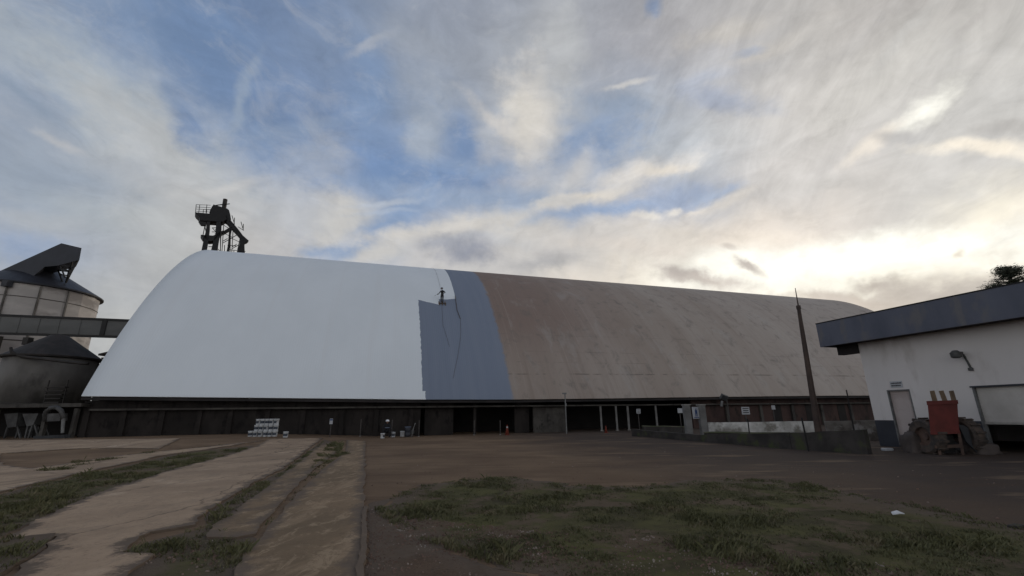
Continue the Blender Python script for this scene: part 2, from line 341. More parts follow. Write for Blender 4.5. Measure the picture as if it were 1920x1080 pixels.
# ground family -------------------------------------------------------------
def gmat(name, build, soft_edge=0):
    m = bpy.data.materials.new(name); m.use_nodes = True; t = m.node_tree; t.nodes.clear(); q = G(t)
    co = q.n('ShaderNodeTexCoord').outputs['Object']
    c, h, dist = build(q, co)
    if soft_edge:
        ed = q.n('ShaderNodeAttribute', attribute_name='edge').outputs['Fac']
        f = q.sst(q.m('ADD', ed, q.m('ADD', q.m('MULTIPLY', q.m('SUBTRACT', q.noise(co, 1.7, 6, .7), .5), 1.35), q.m('MULTIPLY', q.m('SUBTRACT', q.noise(co, 13., 4, .7), .5), .6))), .02, soft_edge, 0., 1.)
        soil = q.mix(q.noise(co, 6., 5, .7), (.120, .090, .068), (.19, .146, .112))
        c = q.mix(f, soil, c)
    b = q.n('ShaderNodeBsdfPrincipled'); q.put(b.inputs['Base Color'], c); b.inputs['Roughness'].default_value = .95; b.inputs['Specular IOR Level'].default_value = .15
    bn = q.n('ShaderNodeBump'); bn.inputs['Strength'].default_value = .8; bn.inputs['Distance'].default_value = dist
    q.put(bn.inputs['Height'], h); q.put(b.inputs['Normal'], bn.outputs[0])
    q.put(q.n('ShaderNodeOutputMaterial').inputs[0], b.outputs[0]); return m
def dirt(q, co):
    x, y, z = q.sep(co)[:3]
    base = q.mix(q.sst(q.noise(co, .16, 4, .55), .38, .62), (0.164, 0.109, 0.070), (0.242, 0.165, 0.105))
    # moist reddish soil towards the buildings on the right, dry dust in the middle of the yard
    wet = q.sst(q.m('ADD', q.m('ADD', x, q.m('MULTIPLY', y, .22)), q.m('MULTIPLY', q.m('SUBTRACT', q.noise(co, .3, 4), .5), 9.)), 3.5, 12.)
    base = q.mix(q.m('MULTIPLY', wet, .88), base, (.064, .050, .044))
    # wheel tracks running with the yard
    tr = q.noise(q.v('MULTIPLY', co, (.22, 1.25, 1)), 1.1, 4, .6, .4)
    base = q.mix(q.m('MULTIPLY', q.sst(tr, .52, .66), .45), base, (0.099, 0.065, 0.044))
    base = q.mix(q.m('MULTIPLY', q.sst(q.noise(q.v('ADD', q.v('MULTIPLY', co, (.3, 1.0, 1)), (9, 4, 0)), .9, 4, .6), .55, .7), .5), base, (0.307, 0.215, 0.137))
    base = q.mix(q.sst(q.noise(co, 7., 5, .7), .56, .76, 0., .5), base, (0.092, 0.064, 0.042))
    base = q.mix(q.sst(q.noise(co, 26., 4, .7), .62, .72, 0., .5), base, (0.389, 0.281, 0.188))
    h = q.m('ADD', q.noise(co, 3., 6, .65), q.m('MULTIPLY', q.noise(co, 30., 4, .7), .35))
    return base, h, .06
def conc(q, co):
    base = q.mix(q.sst(q.noise(co, .45, 5, .6), .35, .65), (0.454, 0.333, 0.231), (0.333, 0.242, 0.169))
    base = q.mix(q.sst(q.noise(q.v('MULTIPLY', co, (1., .35, 1)), .8, 5, .65, .5), .55, .72, 0., .75), base, (0.194, 0.143, 0.099))
    base = q.mix(q.sst(q.noise(q.v('ADD', co, (7, 7, 0)), .7, 5, .6), .58, .72, 0., .6), base, (0.642, 0.497, 0.371))
    base = q.mix(q.sst(q.noise(q.v('MULTIPLY', co, (1., .5, 1)), 3.2, 6, .7, .8), .5, .62, 0., .5), base, (0.298, 0.228, 0.167))
    base = q.mix(q.sst(q.noise(co, 14., 5, .75), .52, .72, 0., .65), base, (0.166, 0.122, 0.086))
    base = q.mix(q.sst(q.noise(co, 40., 3, .7), .64, .72, 0., .6), base, (0.698, 0.596, 0.446))
    w = q.n('ShaderNodeTexVoronoi', feature='DISTANCE_TO_EDGE'); q.put(w.inputs['Vector'], q.v('ADD', q.v('MULTIPLY', co, (1, .45, 1)), q.v('SCALE', q.noise(co, 1.6, 4, out=1), .5))); w.inputs['Scale'].default_value = .35
    base = q.mix(q.sst(w.outputs['Distance'], .0, .012, .55, 0.), base, (0.088, 0.065, 0.047))
    h = q.m('ADD', q.noise(co, 4., 6, .6), q.m('MULTIPLY', q.noise(co, 45., 4, .7), .3))
    return base, h, .02
def conc2(q, co):
    base = q.mix(q.sst(q.noise(co, .5, 5, .6), .35, .65), (0.273, 0.193, 0.123), (0.193, 0.139, 0.089))
    base = q.mix(q.sst(q.noise(q.v('MULTIPLY', co, (1.3, .3, 1)), .9, 5, .65, .5), .52, .7, 0., .7), base, (0.375, 0.272, 0.177))
    base = q.mix(q.sst(q.noise(q.v('MULTIPLY', co, (1., .5, 1)), 2.8, 6, .7, .8), .5, .62, 0., .5), base, (0.470, 0.352, 0.232))
    base = q.mix(q.sst(q.noise(co, 12., 5, .75), .52, .72, 0., .6), base, (0.114, 0.080, 0.053))
    base = q.mix(q.sst(q.noise(co, 45., 3, .7), .64, .72, 0., .5), base, (0.591, 0.454, 0.307))
    h = q.m('ADD', q.noise(co, 4., 6, .6), q.m('MULTIPLY', q.noise(co, 45., 4, .7), .3))
    return base, h, .02
def turf(q, co):
    base = q.mix(q.sst(q.noise(co, .9, 5, .65), .36, .62), (0.076, 0.066, 0.035), (0.124, 0.117, 0.047))
    base = q.mix(q.sst(q.noise(q.v('ADD', co, (3, 8, 0)), .75, 5, .65), .49, .58, 0., .9), base, (0.156, 0.114, 0.079))
    base = q.mix(q.sst(q.noise(co, 9., 5, .75), .55, .72, 0., .7), base, (0.043, 0.039, 0.020))
    base = q.mix(q.sst(q.noise(co, 28., 3, .75), .62, .72, 0., .6), base, (0.213, 0.186, 0.094))
    h = q.m('ADD', q.noise(co, 5., 6, .7), q.m('MULTIPLY', q.noise(co, 40., 4, .7), .5))
    return base, h, .07
def rubble(q, co):
    base = q.mix(q.sst(q.noise(co, 1.1, 5, .65), .36, .62), (0.112, 0.075, 0.052), (0.168, 0.114, 0.079))
    base = q.mix(q.sst(q.noise(co, 16., 5, .75), .52, .68, 0., .7), base, (0.056, 0.039, 0.026))
    base = q.mix(q.sst(q.noise(co, 38., 3, .75), .60, .70, 0., .8), base, (0.374, 0.268, 0.191))
    h = q.m('ADD', q.noise(co, 8., 6, .7), q.m('MULTIPLY', q.noise(co, 45., 4, .75), .6))
    return base, h, .06
M['dirt'] = gmat('trodden brown soil', dirt); M['conc'] = gmat('worn dusty concrete', conc, .30); M['conc2'] = gmat('soiled concrete', conc2, .34)
M['turf'] = gmat('thin weedy turf', turf, .9); M['rubble'] = gmat('stony soil', rubble, .8)

# ------------------------------------------------------------------ ground
def ground_sheet():
    bm = nb()
    def axis(lo, hi, fine0, fine1, step):
        a = []; x = fine0
        while x <= fine1+1e-6: a.append(x); x += step
        st = step; x = fine0
        while x > lo: st *= 1.35; x -= st; a.insert(0, max(x, lo))
        st = step; x = a[-1]
        while x < hi: st *= 1.35; x += st; a.append(min(x, hi))
        return a
    X = axis(-900, 900, -44, 24, .5); Y = axis(-300, 1500, 2, 50, .5)
    g_ = [[bm.verts.new((x, y, zt(x, y) + ((noise.noise(Vector((x*.7, y*.7, 0)))*.014) if -44 < x < 24 and 2 < y < 50 else 0))) for x in X] for y in Y]
    for j in range(len(Y)-1):
        for i in range(len(X)-1): bm.faces.new((g_[j][i], g_[j][i+1], g_[j+1][i+1], g_[j+1][i]))
    return tag(finish('ground', bm, M['dirt'], None, True), kind='structure')
ground_sheet()
def sheet(name, px, m, dz, jit=.06, step=.12, thick=0., grid=.4, smooth=True):
    """flat sheet lying on the terrain, outline given in photo pixels, edges worn"""
    P = [gt(*p).xy for p in px]
    out = []
    for i in range(len(P)):
        a, b = P[i], P[(i+1) % len(P)]; L = (b-a).length; k = max(1, int(L/step)) if L < 40 else max(1, int(L/.3))
        for j in range(k):
            q = a.lerp(b, j/k); n1 = noise.noise(Vector((q.x*1.3, q.y*1.3, 3.)))+.6*noise.noise(Vector((q.x*5, q.y*5, 9.)))
            n2 = noise.noise(Vector((q.x*1.3, q.y*1.3, 13.)))+.6*noise.noise(Vector((q.x*5, q.y*5, 19.)))
            out.append(Vector((q.x+n1*jit*2, q.y+n2*jit*2)))
    n0 = len(out); xs = [p.x for p in out]; ys = [p.y for p in out]
    pts = list(out)
    x = min(xs)
    while x < max(xs):
        y = min(ys)
        while y < max(ys): pts.append(Vector((x+random.uniform(-.1, .1)*grid, y+random.uniform(-.1, .1)*grid))); y += grid
        x += grid
    r = geometry.delaunay_2d_cdt(pts, [], [list(range(n0))], 1, 1e-5)
    from mathutils import kdtree
    kd = kdtree.KDTree(n0)
    for i_, p_ in enumerate(out): kd.insert((p_.x, p_.y, 0), i_)
    kd.balance()
    bm = nb(); top = dz+thick; el = bm.verts.layers.float.new('edge')
    vs = [bm.verts.new((p.x, p.y, zt(p.x, p.y)+ (noise.noise(Vector((p.x*.7, p.y*.7, 0)))*.014) + top)) for p in r[0]]
    for v_ in vs: v_[el] = min(1., kd.find((v_.co.x, v_.co.y, 0))[2]/.7)
    for f in r[2]:
        try: bm.faces.new([vs[i] for i in f])
        except ValueError: pass
    if True:
        ed = [e for e in bm.edges if len(e.link_faces) == 1]
        ret = bmesh.ops.extrude_edge_only(bm, edges=ed)
        for v_ in ret['geom']:
            if isinstance(v_, bmesh.types.BMVert): v_.co.z -= top+.03
    for v_ in [v_ for v_ in bm.verts if not v_.link_faces]: bm.verts.remove(v_)
    return tag(finish(name, bm, m, None, False), kind='structure'), out
sheet('concrete_path', [(-260,1080),(-260,1125),(0,1010),(80,970),(190,925),(330,880),(480,838),(505,824),(606,822),(575,845),(535,878),(480,905),(385,962),(370,985),(280,1002),(232,1040),(288,1046),(240,1085),(60,1200),(-300,1500),(20,1085),(62,1048),(105,1010),(0,1022)][3:], M['conc'], .004, .05, thick=.03)
sheet('concrete_path', [(-500,830),(-100,828),(340,823),(300,832),(150,838),(0,850),(0,872),(60,880),(200,858),(380,830),(500,826),(390,836),(300,856),(180,882),(80,905),(0,924),(-500,1040)], M['conc'], .004, .06, thick=.03)
sheet('concrete_path', [(618,830),(640,842),(590,880),(545,925),(498,975),(478,1005),(440,1012),(388,1012),(392,990),(440,965),(500,915),(545,880),(590,842)], M['conc2'], .004, .03, thick=.03)
sheet('concrete_path', [(650,826),(686,828),(684,870),(682,960),(672,1080),(660,1250),(420,1250),(440,1078),(462,1035),(492,1005),(520,970),(560,925),(605,882),(648,848)], M['conc2'], .004, .03, thick=.03)
sheet('kerb_strip', [(681,955),(688,955),(682,1080),(672,1300),(658,1300),(668,1080)], M['conc2'], .004, .022, thick=.05)
sheet('turf', [(0,926),(80,907),(200,882),(330,850),(400,836),(478,834),(470,841),(330,882),(190,927),(80,972),(0,1008),(-400,1130),(-400,1040)], M['turf'], .004, .05)
sheet('turf', [(105,1006),(0,1020),(-300,1100),(-200,1400),(0,1085),(62,1046)], M['turf'], .05, .05)
sheet('turf', [(225,1040),(300,1010),(385,990),(470,1008),(462,1040),(440,1080),(400,1200),(150,1200),(240,1082),(290,1048)], M['turf'], .004, .05)
sheet('turf', [(65,882),(140,868),(250,852),(385,829),(420,828),(300,845),(200,864),(110,884)], M['turf'], .006, .04)
sheet('turf', [(785,912),(860,902),(960,896),(1040,905),(1120,915),(1200,916),(1260,902),(1340,900),(1480,905),(1560,922),(1700,945),(1850,980),(1990,1010),(2100,1080),(2100,1200),(1100,1200),(980,1075),(860,1040),(760,1000),(700,960),(740,930)], M['turf'], .004, .22)
sheet('stony_soil', [(690,945),(740,932),(700,962),(760,1003),(860,1045),(980,1080),(1100,1210),(640,1300),(684,1082)], M['rubble'], .004, .05)
# dark gutters between the slabs
sheet('gutter_soil', [(609,824),(622,829),(594,842),(548,880),(503,916),(442,966),(396,992),(384,1000),(388,962),(482,906),(538,879),(578,846)], M['rubble'], .003, .02, grid=.4)

# ---- grass blades and weeds (uncountable)
def inside(p, poly):
    c = False; j = len(poly)-1
    for i in range(len(poly)):
        a, b = poly[i], poly[j]
        if (a.y > p.y) != (b.y > p.y) and p.x < (b.x-a.x)*(p.y-a.y)/(b.y-a.y)+a.x: c = not c
        j = i
    return c
def grass(name, label, polys, m, dens=260, h0=.05):
    vs = []; fs = []
    for px, lift in polys:
        P = [gt(*p).xy for p in px]
        x0, x1 = min(p.x for p in P), max(p.x for p in P); y0, y1 = min(p.y for p in P), max(p.y for p in P)
        for _ in range(int((x1-x0)*(y1-y0)*dens)):
            x, y = random.uniform(x0, x1), random.uniform(y0, y1)
            if not inside(Vector((x, y)), P): continue
            k = noise.noise(Vector((x*.9, y*.9, 5)))+.7*noise.noise(Vector((x*2.7, y*2.7, 2)))
            if k < random.uniform(-.35, .35): continue
            z = zt(x, y)+noise.noise(Vector((x*.7, y*.7, 0)))*.014+lift
            tuft = (.55+max(0, k)*1.7)*(2.1 if random.random() < .012 else 1.)*(1.0+.5*max(0., noise.noise(Vector((x*.5, y*.5, 11)))))
            for b in range(4):
                a = random.uniform(0, 6.283); h = h0*tuft*random.uniform(.5, 1.5); w = random.uniform(.004, .010)
                lx, ly = math.cos(a)*h*random.uniform(.3, 1.1), math.sin(a)*h*random.uniform(.3, 1.1)
                bx, by = x+random.uniform(-.03, .03), y+random.uniform(-.03, .03); i = len(vs)
                px_, py_ = -math.sin(a)*w, math.cos(a)*w
                vs += [(bx-px_, by-py_, z), (bx+px_, by+py_, z), (bx+px_*.6+lx*.45, by+py_*.6+ly*.45, z+h*.7), (bx+lx, by+ly, z+h)]
                fs += [(i, i+1, i+2), (i, i+2, i+3)]
    me = bpy.data.meshes.new(name); me.from_pydata(vs, [], fs); me.materials.append(m)
    o = bpy.data.objects.new(name, me); COL.objects.link(o); return tag(o, label, 'grass', kind='stuff')
M['blade'] = mat('grass blade', (0.081, 0.080, 0.037), (0.124, 0.121, 0.056), 1.3, c3=(0.176, 0.149, 0.088), s3=2.5, rough=.7)
T1 = [(785,912),(860,900),(960,893),(1040,903),(1120,913),(1200,914),(1260,900),(1340,897),(1480,903),(1560,920),(1700,943),(1850,978),(1990,1008),(2100,1080),(2100,1180),(1100,1180),(980,1075),(860,1040),(760,1000),(700,960),(740,930)]
grass('grass', 'low patchy green grass and weeds over the soil right of the concrete strips', [(T1, .0)], M['blade'], 420, .036)
grass('grass', 'weedy grass growing in the gaps between the pale concrete strips on the left', [
    ([(0,926),(80,907),(200,882),(330,856),(470,841),(330,880),(190,925),(80,970),(0,1006),(-60,1030),(-60,940)], 0), ([(105,1006),(0,1020),(-100,1060),(-100,1200),(0,1085),(62,1046)], .05),
    ([(225,1040),(300,1010),(385,985),(475,1005),(465,1040),(440,1080),(400,1180),(150,1180),(240,1082),(290,1048)], 0), ([(65,884),(140,868),(250,852),(385,829),(420,829),(300,846),(200,866),(110,886)], 0),
    ([(609,826),(594,842),(548,880),(503,916),(442,966),(396,992),(384,1000),(388,970),(482,908),(538,881),(578,848)], 0)], M['blade'], 300, .05)
# weeds at the slab end and along the second joint
grass('weeds', 'dark weeds sprouting along the joint between the brown concrete slabs', [([(600,850),(625,828),(645,832),(640,846),(668,850),(640,856),(612,872),(560,930),(505,985),(480,1010),(470,1000),(515,965),(560,918)], 0)], M['blade'], 260, .06)

def stones(name, label, px, n, s0, s1, m):
    P = [gt(*p).xy for p in px]; bm = nb()
    x0, x1 = min(p.x for p in P), max(p.x for p in P); y0, y1 = min(p.y for p in P), max(p.y for p in P); k = 0
    while k < n:
        p = Vector((random.uniform(x0, x1), random.uniform(y0, y1)))
        if not inside(p, P): continue
        if noise.noise(Vector((p.x*1.4, p.y*1.4, 7))) < random.uniform(-.5, .3): k += .34; continue
        k += 1; s = random.uniform(s0, s1)*random.uniform(.5, 1); z = zt(p.x, p.y)+.006
        q = [Vector((random.uniform(.6, 1.2), 0, 0)), Vector((0, random.uniform(.5, 1.), 0)), Vector((-random.uniform(.6, 1.2), 0, 0)), Vector((0, -random.uniform(.5, 1.), 0))]
        a = random.uniform(0, 6.28); Rm = Matrix.Rotation(a, 3, 'Z')
        b_ = [bm.verts.new(Vector((p.x, p.y, z-.004))+Rm @ v_*s) for v_ in q]; t_ = [bm.verts.new(Vector((p.x, p.y, z+s*random.uniform(.3, .8)))+Rm @ v_*s*.55) for v_ in q]
        bm.faces.new(t_)
        for i in range(4): bm.faces.new((b_[i], b_[(i+1) % 4], t_[(i+1) % 4], t_[i]))
    return tag(finish(name, bm, m), label, 'gravel', kind='stuff')
M['stone'] = mat('broken brick and stone', (.20, .13, .10), (.11, .07, .055), 3., c3=(.36, .31, .27), s3=3.)
stones('gravel', 'loose reddish stones and rubble beside the kerb strip', [(690,955),(900,985),(1300,1010),(1700,1060),(1500,1250),(650,1250)], 7000, .006, .024, M['stone'])
stones('gravel', 'small stones scattered over the grass strip on the left', [(0,930),(330,860),(470,842),(190,925),(0,1000),(-60,1010)], 500, .01, .03, M['stone'])
stones('gravel', 'scattered grit on the bare yard soil', [(690,830),(1300,840),(1900,900),(1900,980),(1300,895),(700,940)], 900, .008, .03, M['stone'])
stones('gravel', 'small stones in the weeds at the broken slab end', [(240,1040),(385,1000),(470,1010),(440,1080),(240,1120)], 260, .008, .028, M['stone'])

# ------------------------------------------------------------------ warehouse
WA, WB = 37.975, .3152; _n = math.hypot(1, WB)
WE = Vector((1/_n, WB/_n, 0)); WQ = Vector((-WB/_n, 1/_n, 0)); WO = Vector((0, WA, 0))
HE, HR, WD = 2.853, 19.736, 21.28
S0, S1 = -28.92, 61.0
def sag(s):
    k = [(-29, .17), (-19, .04), (-7.4, -.13), (0, -.16), (9, -.1), (20, 0), (35, .09), (95, .1)]
    for (a, x), (b, y) in zip(k, k[1:]):
        if s <= b: return x+(y-x)*max(0, (s-a)/(b-a))
    return .1
def roofh(s, d):
    t = max(0, min(2, d/WD)); return HE+sag(s)*max(0, 1-t)+(HR-HE)*(1-abs(1-t)**1.942)**.9365
def wp(s, d, z): return WO+WE*s+WQ*d+Vector((0, 0, z))
def ws(px, py=790, d=1.0):
    o = WO+WQ*d; p = onplane(px, py, o, WE); return (p-o).dot(WE)
WH = empty('warehouse', wp(S0, 0, 0), 'long arched warehouse half painted white, half bare grey roof, over dark walls', 'warehouse', rz=math.atan2(WB, 1))
def roof_mat():
    m = bpy.data.materials.new('part painted warehouse roof'); m.use_nodes = True; t = m.node_tree; t.nodes.clear(); q = G(t)
    uv = q.n('ShaderNodeUVMap', uv_map='sd').outputs[0]; s, d = q.sep(uv)[:2]
    V = lambda a, b, o=(0, 0, 0): q.v('ADD', q.xyz(q.m('MULTIPLY', s, a), q.m('MULTIPLY', d, b), 0.), o)
    # weathered sheeting
    old = q.mix(q.sst(q.noise(V(.16, .03), 1., 5, .55), .36, .64), (0.338, 0.283, 0.242), (0.405, 0.352, 0.311))
    old = q.mix(q.m('MULTIPLY', q.sst(q.m('ADD', s, q.m('MULTIPLY', q.noise(V(.3, .1), 1., 3), 12.)), 30., 6.), q.sst(d, 1., 6., .25, .95)), old, (0.249, 0.184, 0.157))
    old = q.mix(q.sst(s, 18., 52., 0., .6), old, (0.457, 0.405, 0.370))
    old = q.mix(q.sst(q.noise(V(.9, .05, (3, 3, 0)), 1., 6, .65, 1.2), .50, .74, 0., .42), old, (0.232, 0.179, 0.151))
    old = q.mix(q.sst(q.noise(V(3.5, .09, (8, 1, 0)), 1., 4, .6, .8), .55, .80, 0., .28), old, (0.472, 0.416, 0.370))
    old = q.mix(q.sst(q.noise(V(.22, .5, (1, 6, 0)), 1.2, 5, .6), .58, .74, 0., .35), old, (0.225, 0.184, 0.163))
    sheetline = q.m('ABSOLUTE', q.m('SUBTRACT', q.m('FRACT', q.m('MULTIPLY', s, .94)), .5))
    old = q.mix(q.sst(sheetline, .485, .5, 0., .22), old, (0.214, 0.179, 0.157))
    old = q.mix(q.sst(q.noise(V(.8, .9, (2, 9, 0)), 1., 6, .7, .6), .5, .72, 0., .6), old, (0.177, 0.160, 0.144))
    old = q.mix(q.sst(q.noise(V(.5, .35, (12, 3, 0)), 1., 6, .7, .4), .52, .70, 0., .35), old, (0.409, 0.385, 0.364))
    old = q.mix(q.sst(q.noise(V(5., 1.2, (1, 3, 0)), 1., 5, .75), .55, .75, 0., .35), old, (0.205, 0.179, 0.156))
    for dd_, w_, op in ((1.27, .055, .5), (2.0, .03, .28), (2.75, .03, .3), (4.1, .03, .22), (6.2, .04, .2), (8.6, .04, .18)):
        ln = q.m('ABSOLUTE', q.m('SUBTRACT', q.m('ADD', d, q.m('MULTIPLY', q.noise(V(.2, 0, (dd_, 0, 0)), 1.), .12)), dd_+.06))
        old = q.mix(q.m('MULTIPLY', q.sst(ln, w_, w_*.3, 0., op), q.sst(q.noise(V(.35, 0, (dd_*7, 0, 0)), 1., 5, .7), .46, .56)), old, (0.096, 0.076, 0.064))
    # primer
    pr = q.mix(q.sst(q.noise(V(1.3, .12, (2, 2, 0)), 1., 5, .6), .35, .68), (.205, .240, .312), (.222, .256, .326))
    pr = q.mix(q.sst(q.noise(V(2.6, .10, (5, 2, 0)), 1., 4, .6), .55, .75, 0., .3), pr, (.185, .208, .26))
    edge = q.m('ADD', s, q.m('MULTIPLY', q.m('SUBTRACT', q.noise(V(1.6, 1.8), 1., 6, .75), .5), .8))
    base = q.mix(q.sst(edge, -.26, .14), pr, old)
    # fresh white coat: cleaner left block, and the upper strip behind the painter
    wh = q.mix(q.sst(q.noise(V(.25, .2), 1., 4, .6), .35, .65), (.775, .815, .85), (.745, .785, .82))
    wh = q.mix(q.sst(q.noise(V(1.1, .06, (4, 4, 0)), 1., 4, .5), .55, .72, 0., .3), wh, (.73, .75, .77))
    wig = q.m('MULTIPLY', q.m('SUBTRACT', q.noise(V(1.6, 3.4, (6, 0, 0)), 1., 6, .7), .5), .34)
    sw = q.m('ADD', s, wig)
    low = q.m('LESS_THAN', sw, -7.40)
    step = q.m('ADD', q.sst(s, -7.4, -5.45, 7.22, 6.76, 'LINEAR'), q.m('MULTIPLY', q.m('GREATER_THAN', s, -5.35), .72))
    step = q.m('ADD', step, q.sst(s, -4.6, -3.7, 0., .2, 'LINEAR'))
    dw = q.m('ADD', d, q.m('MULTIPLY', wig, .45))
    up = q.m('MULTIPLY', q.m('GREATER_THAN', dw, step), q.m('LESS_THAN', q.m('ADD', s, q.m('MULTIPLY', wig, .35)), -3.62))
    f = q.m('MAXIMUM', low, up)
    dab = q.m('MULTIPLY', q.m('LESS_THAN', sw, -7.18), q.m('LESS_THAN', d, .34)); f = q.m('MAXIMUM', f, dab)
    base = q.mix(f, base, wh)
    b = q.n('ShaderNodeBsdfPrincipled'); q.put(b.inputs['Base Color'], base); b.inputs['Roughness'].default_value = .8; b.inputs['Specular IOR Level'].default_value = .2
    bn = q.n('ShaderNodeBump'); bn.inputs['Strength'].default_value = .35; bn.inputs['Distance'].default_value = .03
    q.put(bn.inputs['Height'], q.m('ADD', q.m('MULTIPLY', q.m('SINE', q.m('MULTIPLY', s, 35.)), .12), q.m('MULTIPLY', q.noise(V(1.4, .5), 1., 4), 1.2)))
    q.put(b.inputs['Normal'], bn.outputs[0])
    q.put(q.n('ShaderNodeOutputMaterial').inputs[0], b.outputs[0]); return m
def build_roof():
    bm = nb(); uvl = bm.loops.layers.uv.new('sd')
    ds = [2*WD*(.5-.5*math.cos(math.pi*i/96)) for i in range(97)]
    n = 90; ss = [S0+(S1-S0)*i/n for i in range(n+1)]
    gr = []
    for s in ss: gr.append([(bm.verts.new(wp(s, d, roofh(s, d))), s, d) for d in ds])
    for i in range(n):
        for j in range(96):
            q_ = (gr[i][j], gr[i+1][j], gr[i+1][j+1], gr[i][j+1]); f = bm.faces.new([x[0] for x in q_]); f.smooth = True
            for l, x in zip(f.loops, q_): l[uvl].uv = (x[1], x[2])
    o = finish('roof', bm, roof_mat(), WH, True)
    so_ = o.modifiers.new('t', 'SOLIDIFY'); so_.thickness = .06; so_.offset = -1
    return o
build_roof()
for s, nm in ((S0+.25, 'gable_wall'), (S1-.25, 'gable_wall')):
    bm = nb(); ds = [1.2+(2*WD-2.4)*i/48 for i in range(49)]
    pts = [wp(s, ds[0], -.3)]+[wp(s, d, roofh(s, d)-.1) for d in ds]+[wp(s, ds[-1], -.3)]
    prism(bm, pts, WE*.2*(1 if s < 0 else -1)); finish(nm, bm, M['concrete_dark'], WH)
def wbox(bm, s0, s1, d0, d1, z0, z1):
    c = [wp(s, d, z) for s in (s0, s1) for d in (d0, d1) for z in (z0, z1)]
    vs = [bm.verts.new(p) for p in c]
    for f in ((0,1,3,2),(4,6,7,5),(0,4,5,1),(2,3,7,6),(0,2,6,4),(1,5,7,3)): bm.faces.new([vs[i] for i in f])
# front wall pieces
def wall_piece(name, px0, px1, m, d0=1.0, z1=2.9, d1=1.25, z0=-.3):
    bm = nb(); wbox(bm, ws(px0, d=d0), ws(px1, d=d0), d0, d1, z0, z1); return finish(name, bm, m, WH)
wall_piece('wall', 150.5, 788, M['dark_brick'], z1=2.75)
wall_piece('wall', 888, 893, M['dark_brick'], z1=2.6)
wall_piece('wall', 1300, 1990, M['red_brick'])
wall_piece('door_panel', 1000, 1062, M['concrete_dark'], d0=1.1, z1=2.25)
for a, b in ((965, 992), (796, 850)): wall_piece('wall', a, b, M['dark_brick'], d0=1.3, d1=1.5, z1=2.5)
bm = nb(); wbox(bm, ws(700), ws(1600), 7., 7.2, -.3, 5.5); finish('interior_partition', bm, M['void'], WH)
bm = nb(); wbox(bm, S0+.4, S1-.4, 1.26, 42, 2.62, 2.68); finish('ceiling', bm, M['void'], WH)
bm = nb(); wbox(bm, S0+.3, S1-.4, .55, .75, 2.12, 2.24); finish('beam', bm, M['concrete_dark'], WH)
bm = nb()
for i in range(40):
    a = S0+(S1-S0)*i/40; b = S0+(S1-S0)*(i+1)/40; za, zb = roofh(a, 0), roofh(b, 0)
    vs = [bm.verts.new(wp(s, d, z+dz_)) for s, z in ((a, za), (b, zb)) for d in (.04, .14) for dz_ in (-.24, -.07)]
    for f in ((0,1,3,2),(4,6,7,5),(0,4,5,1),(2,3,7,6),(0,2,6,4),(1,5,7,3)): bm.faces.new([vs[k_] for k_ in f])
finish('gutter', bm, M['soffit'], WH)  # gutter strip; the black recess shade below the eave is in its dark colour
for i, px in enumerate([160, 230, 302, 372, 430, 500, 567, 640, 705, 770, 1366, 1430, 1490, 1545, 1600]):
    s = ws(px, d=.9); bm = nb(); wbox(bm, s-.16, s+.16, .82, .998, -.3, 2.11)
    finish('pillar', bm, M['dark_brick'] if px < 1000 else M['concrete_dark'], WH)
for i, px in enumerate([1460, 1522, 1582]):
    s = ws(px, d=1); bm = nb(); wbox(bm, s-.55, s+.55, .975, .997, .1, 2.1); finish('door', bm, M['void'], WH)  # flat dark sheets for gaps in the wall, their darkness put into the colour

# slender posts carrying the awning beam
def post_at(px, pyt, pyb, Y, r, m, label, name='post', cat='post', group=None, square=False, kx=None):
    z0 = zt(at(px, pyb, Y).x, Y); top = at(px, pyt, Y); X = at(px, pyb, Y).x
    e = empty(name, (X, Y, z0), label, cat, group)
    bm = nb(); tube(bm, [(X, Y, z0-.1), (X, Y, top.z)], r, 10); finish('shaft', bm, m, e)
    bm = nb(); tube(bm, [(X, Y, z0+.001), (X, Y, z0+.05)], r*1.8, 10); finish('base', bm, M['concrete_mid'], e)
    return e
nm = ['leftmost', 'second from left', 'third from left', 'rightmost']
for i, (px, r) in enumerate(((1127, .09), (1156, .09), (1178, .10), (1231, .09))):
    s = ws(px, 785, .65); p = wp(s, .65, 0)
    e = empty('awning_post', (p.x, p.y, 0), 'slender pale concrete post, %s of four under the eave' % nm[i], 'post', 'pale posts under the eave')
    bm = nb(); box(bm, (p.x, p.y, 1.0), (r*1.7, r*1.7, 2.2)); finish('shaft', bm, M['post'], e)
    bm = nb(); box(bm, (p.x, p.y, .02), (r*2.6, r*2.6, .12)); finish('base', bm, M['concrete_mid'], e)
# the two thick sign pillars
for i, (px, wd, lab) in enumerate(((1291, .30, 'thick grey concrete pillar left of the blue and white sign'), (1319, .30, 'thick grey concrete pillar right of the blue and white sign'))):
    Y = 28.0; X = at(px, 800, Y).x; zt_ = at(px, 760, Y).z
    e = empty('gate_pillar', (X, Y, 0), lab, 'pillar', 'thick pillars at the low wall')
    bm = nb(); box(bm, (X, Y, zt_/2-.1), (wd*1.2, wd*1.2, zt_+.2)); finish('shaft', bm, M['post'], e)
    bm = nb(); box(bm, (X, Y, zt_+.03), (wd*1.45, wd*1.45, .055)); finish('cap', bm, M['concrete_mid'], e)
# low fence posts in front of the wall
fp = [(675,786,34.4,'first thin dark post along the wall, left of the crouching worker'), (734,787,35.0,'thin dark post just right of the crouching worker'), (785,788,35.4,'thin dark post right of the paint mixing spot'), (889,788,36.4,'thin post at the left edge of the black opening'), (938,788,36.8,'thin post just left of the orange traffic cone')]
for px, pt, Y, lab in fp: post_at(px, pt, 818, Y, .035, M['pipe_grey'], lab, 'thin_post', 'post', 'thin posts along the warehouse front')
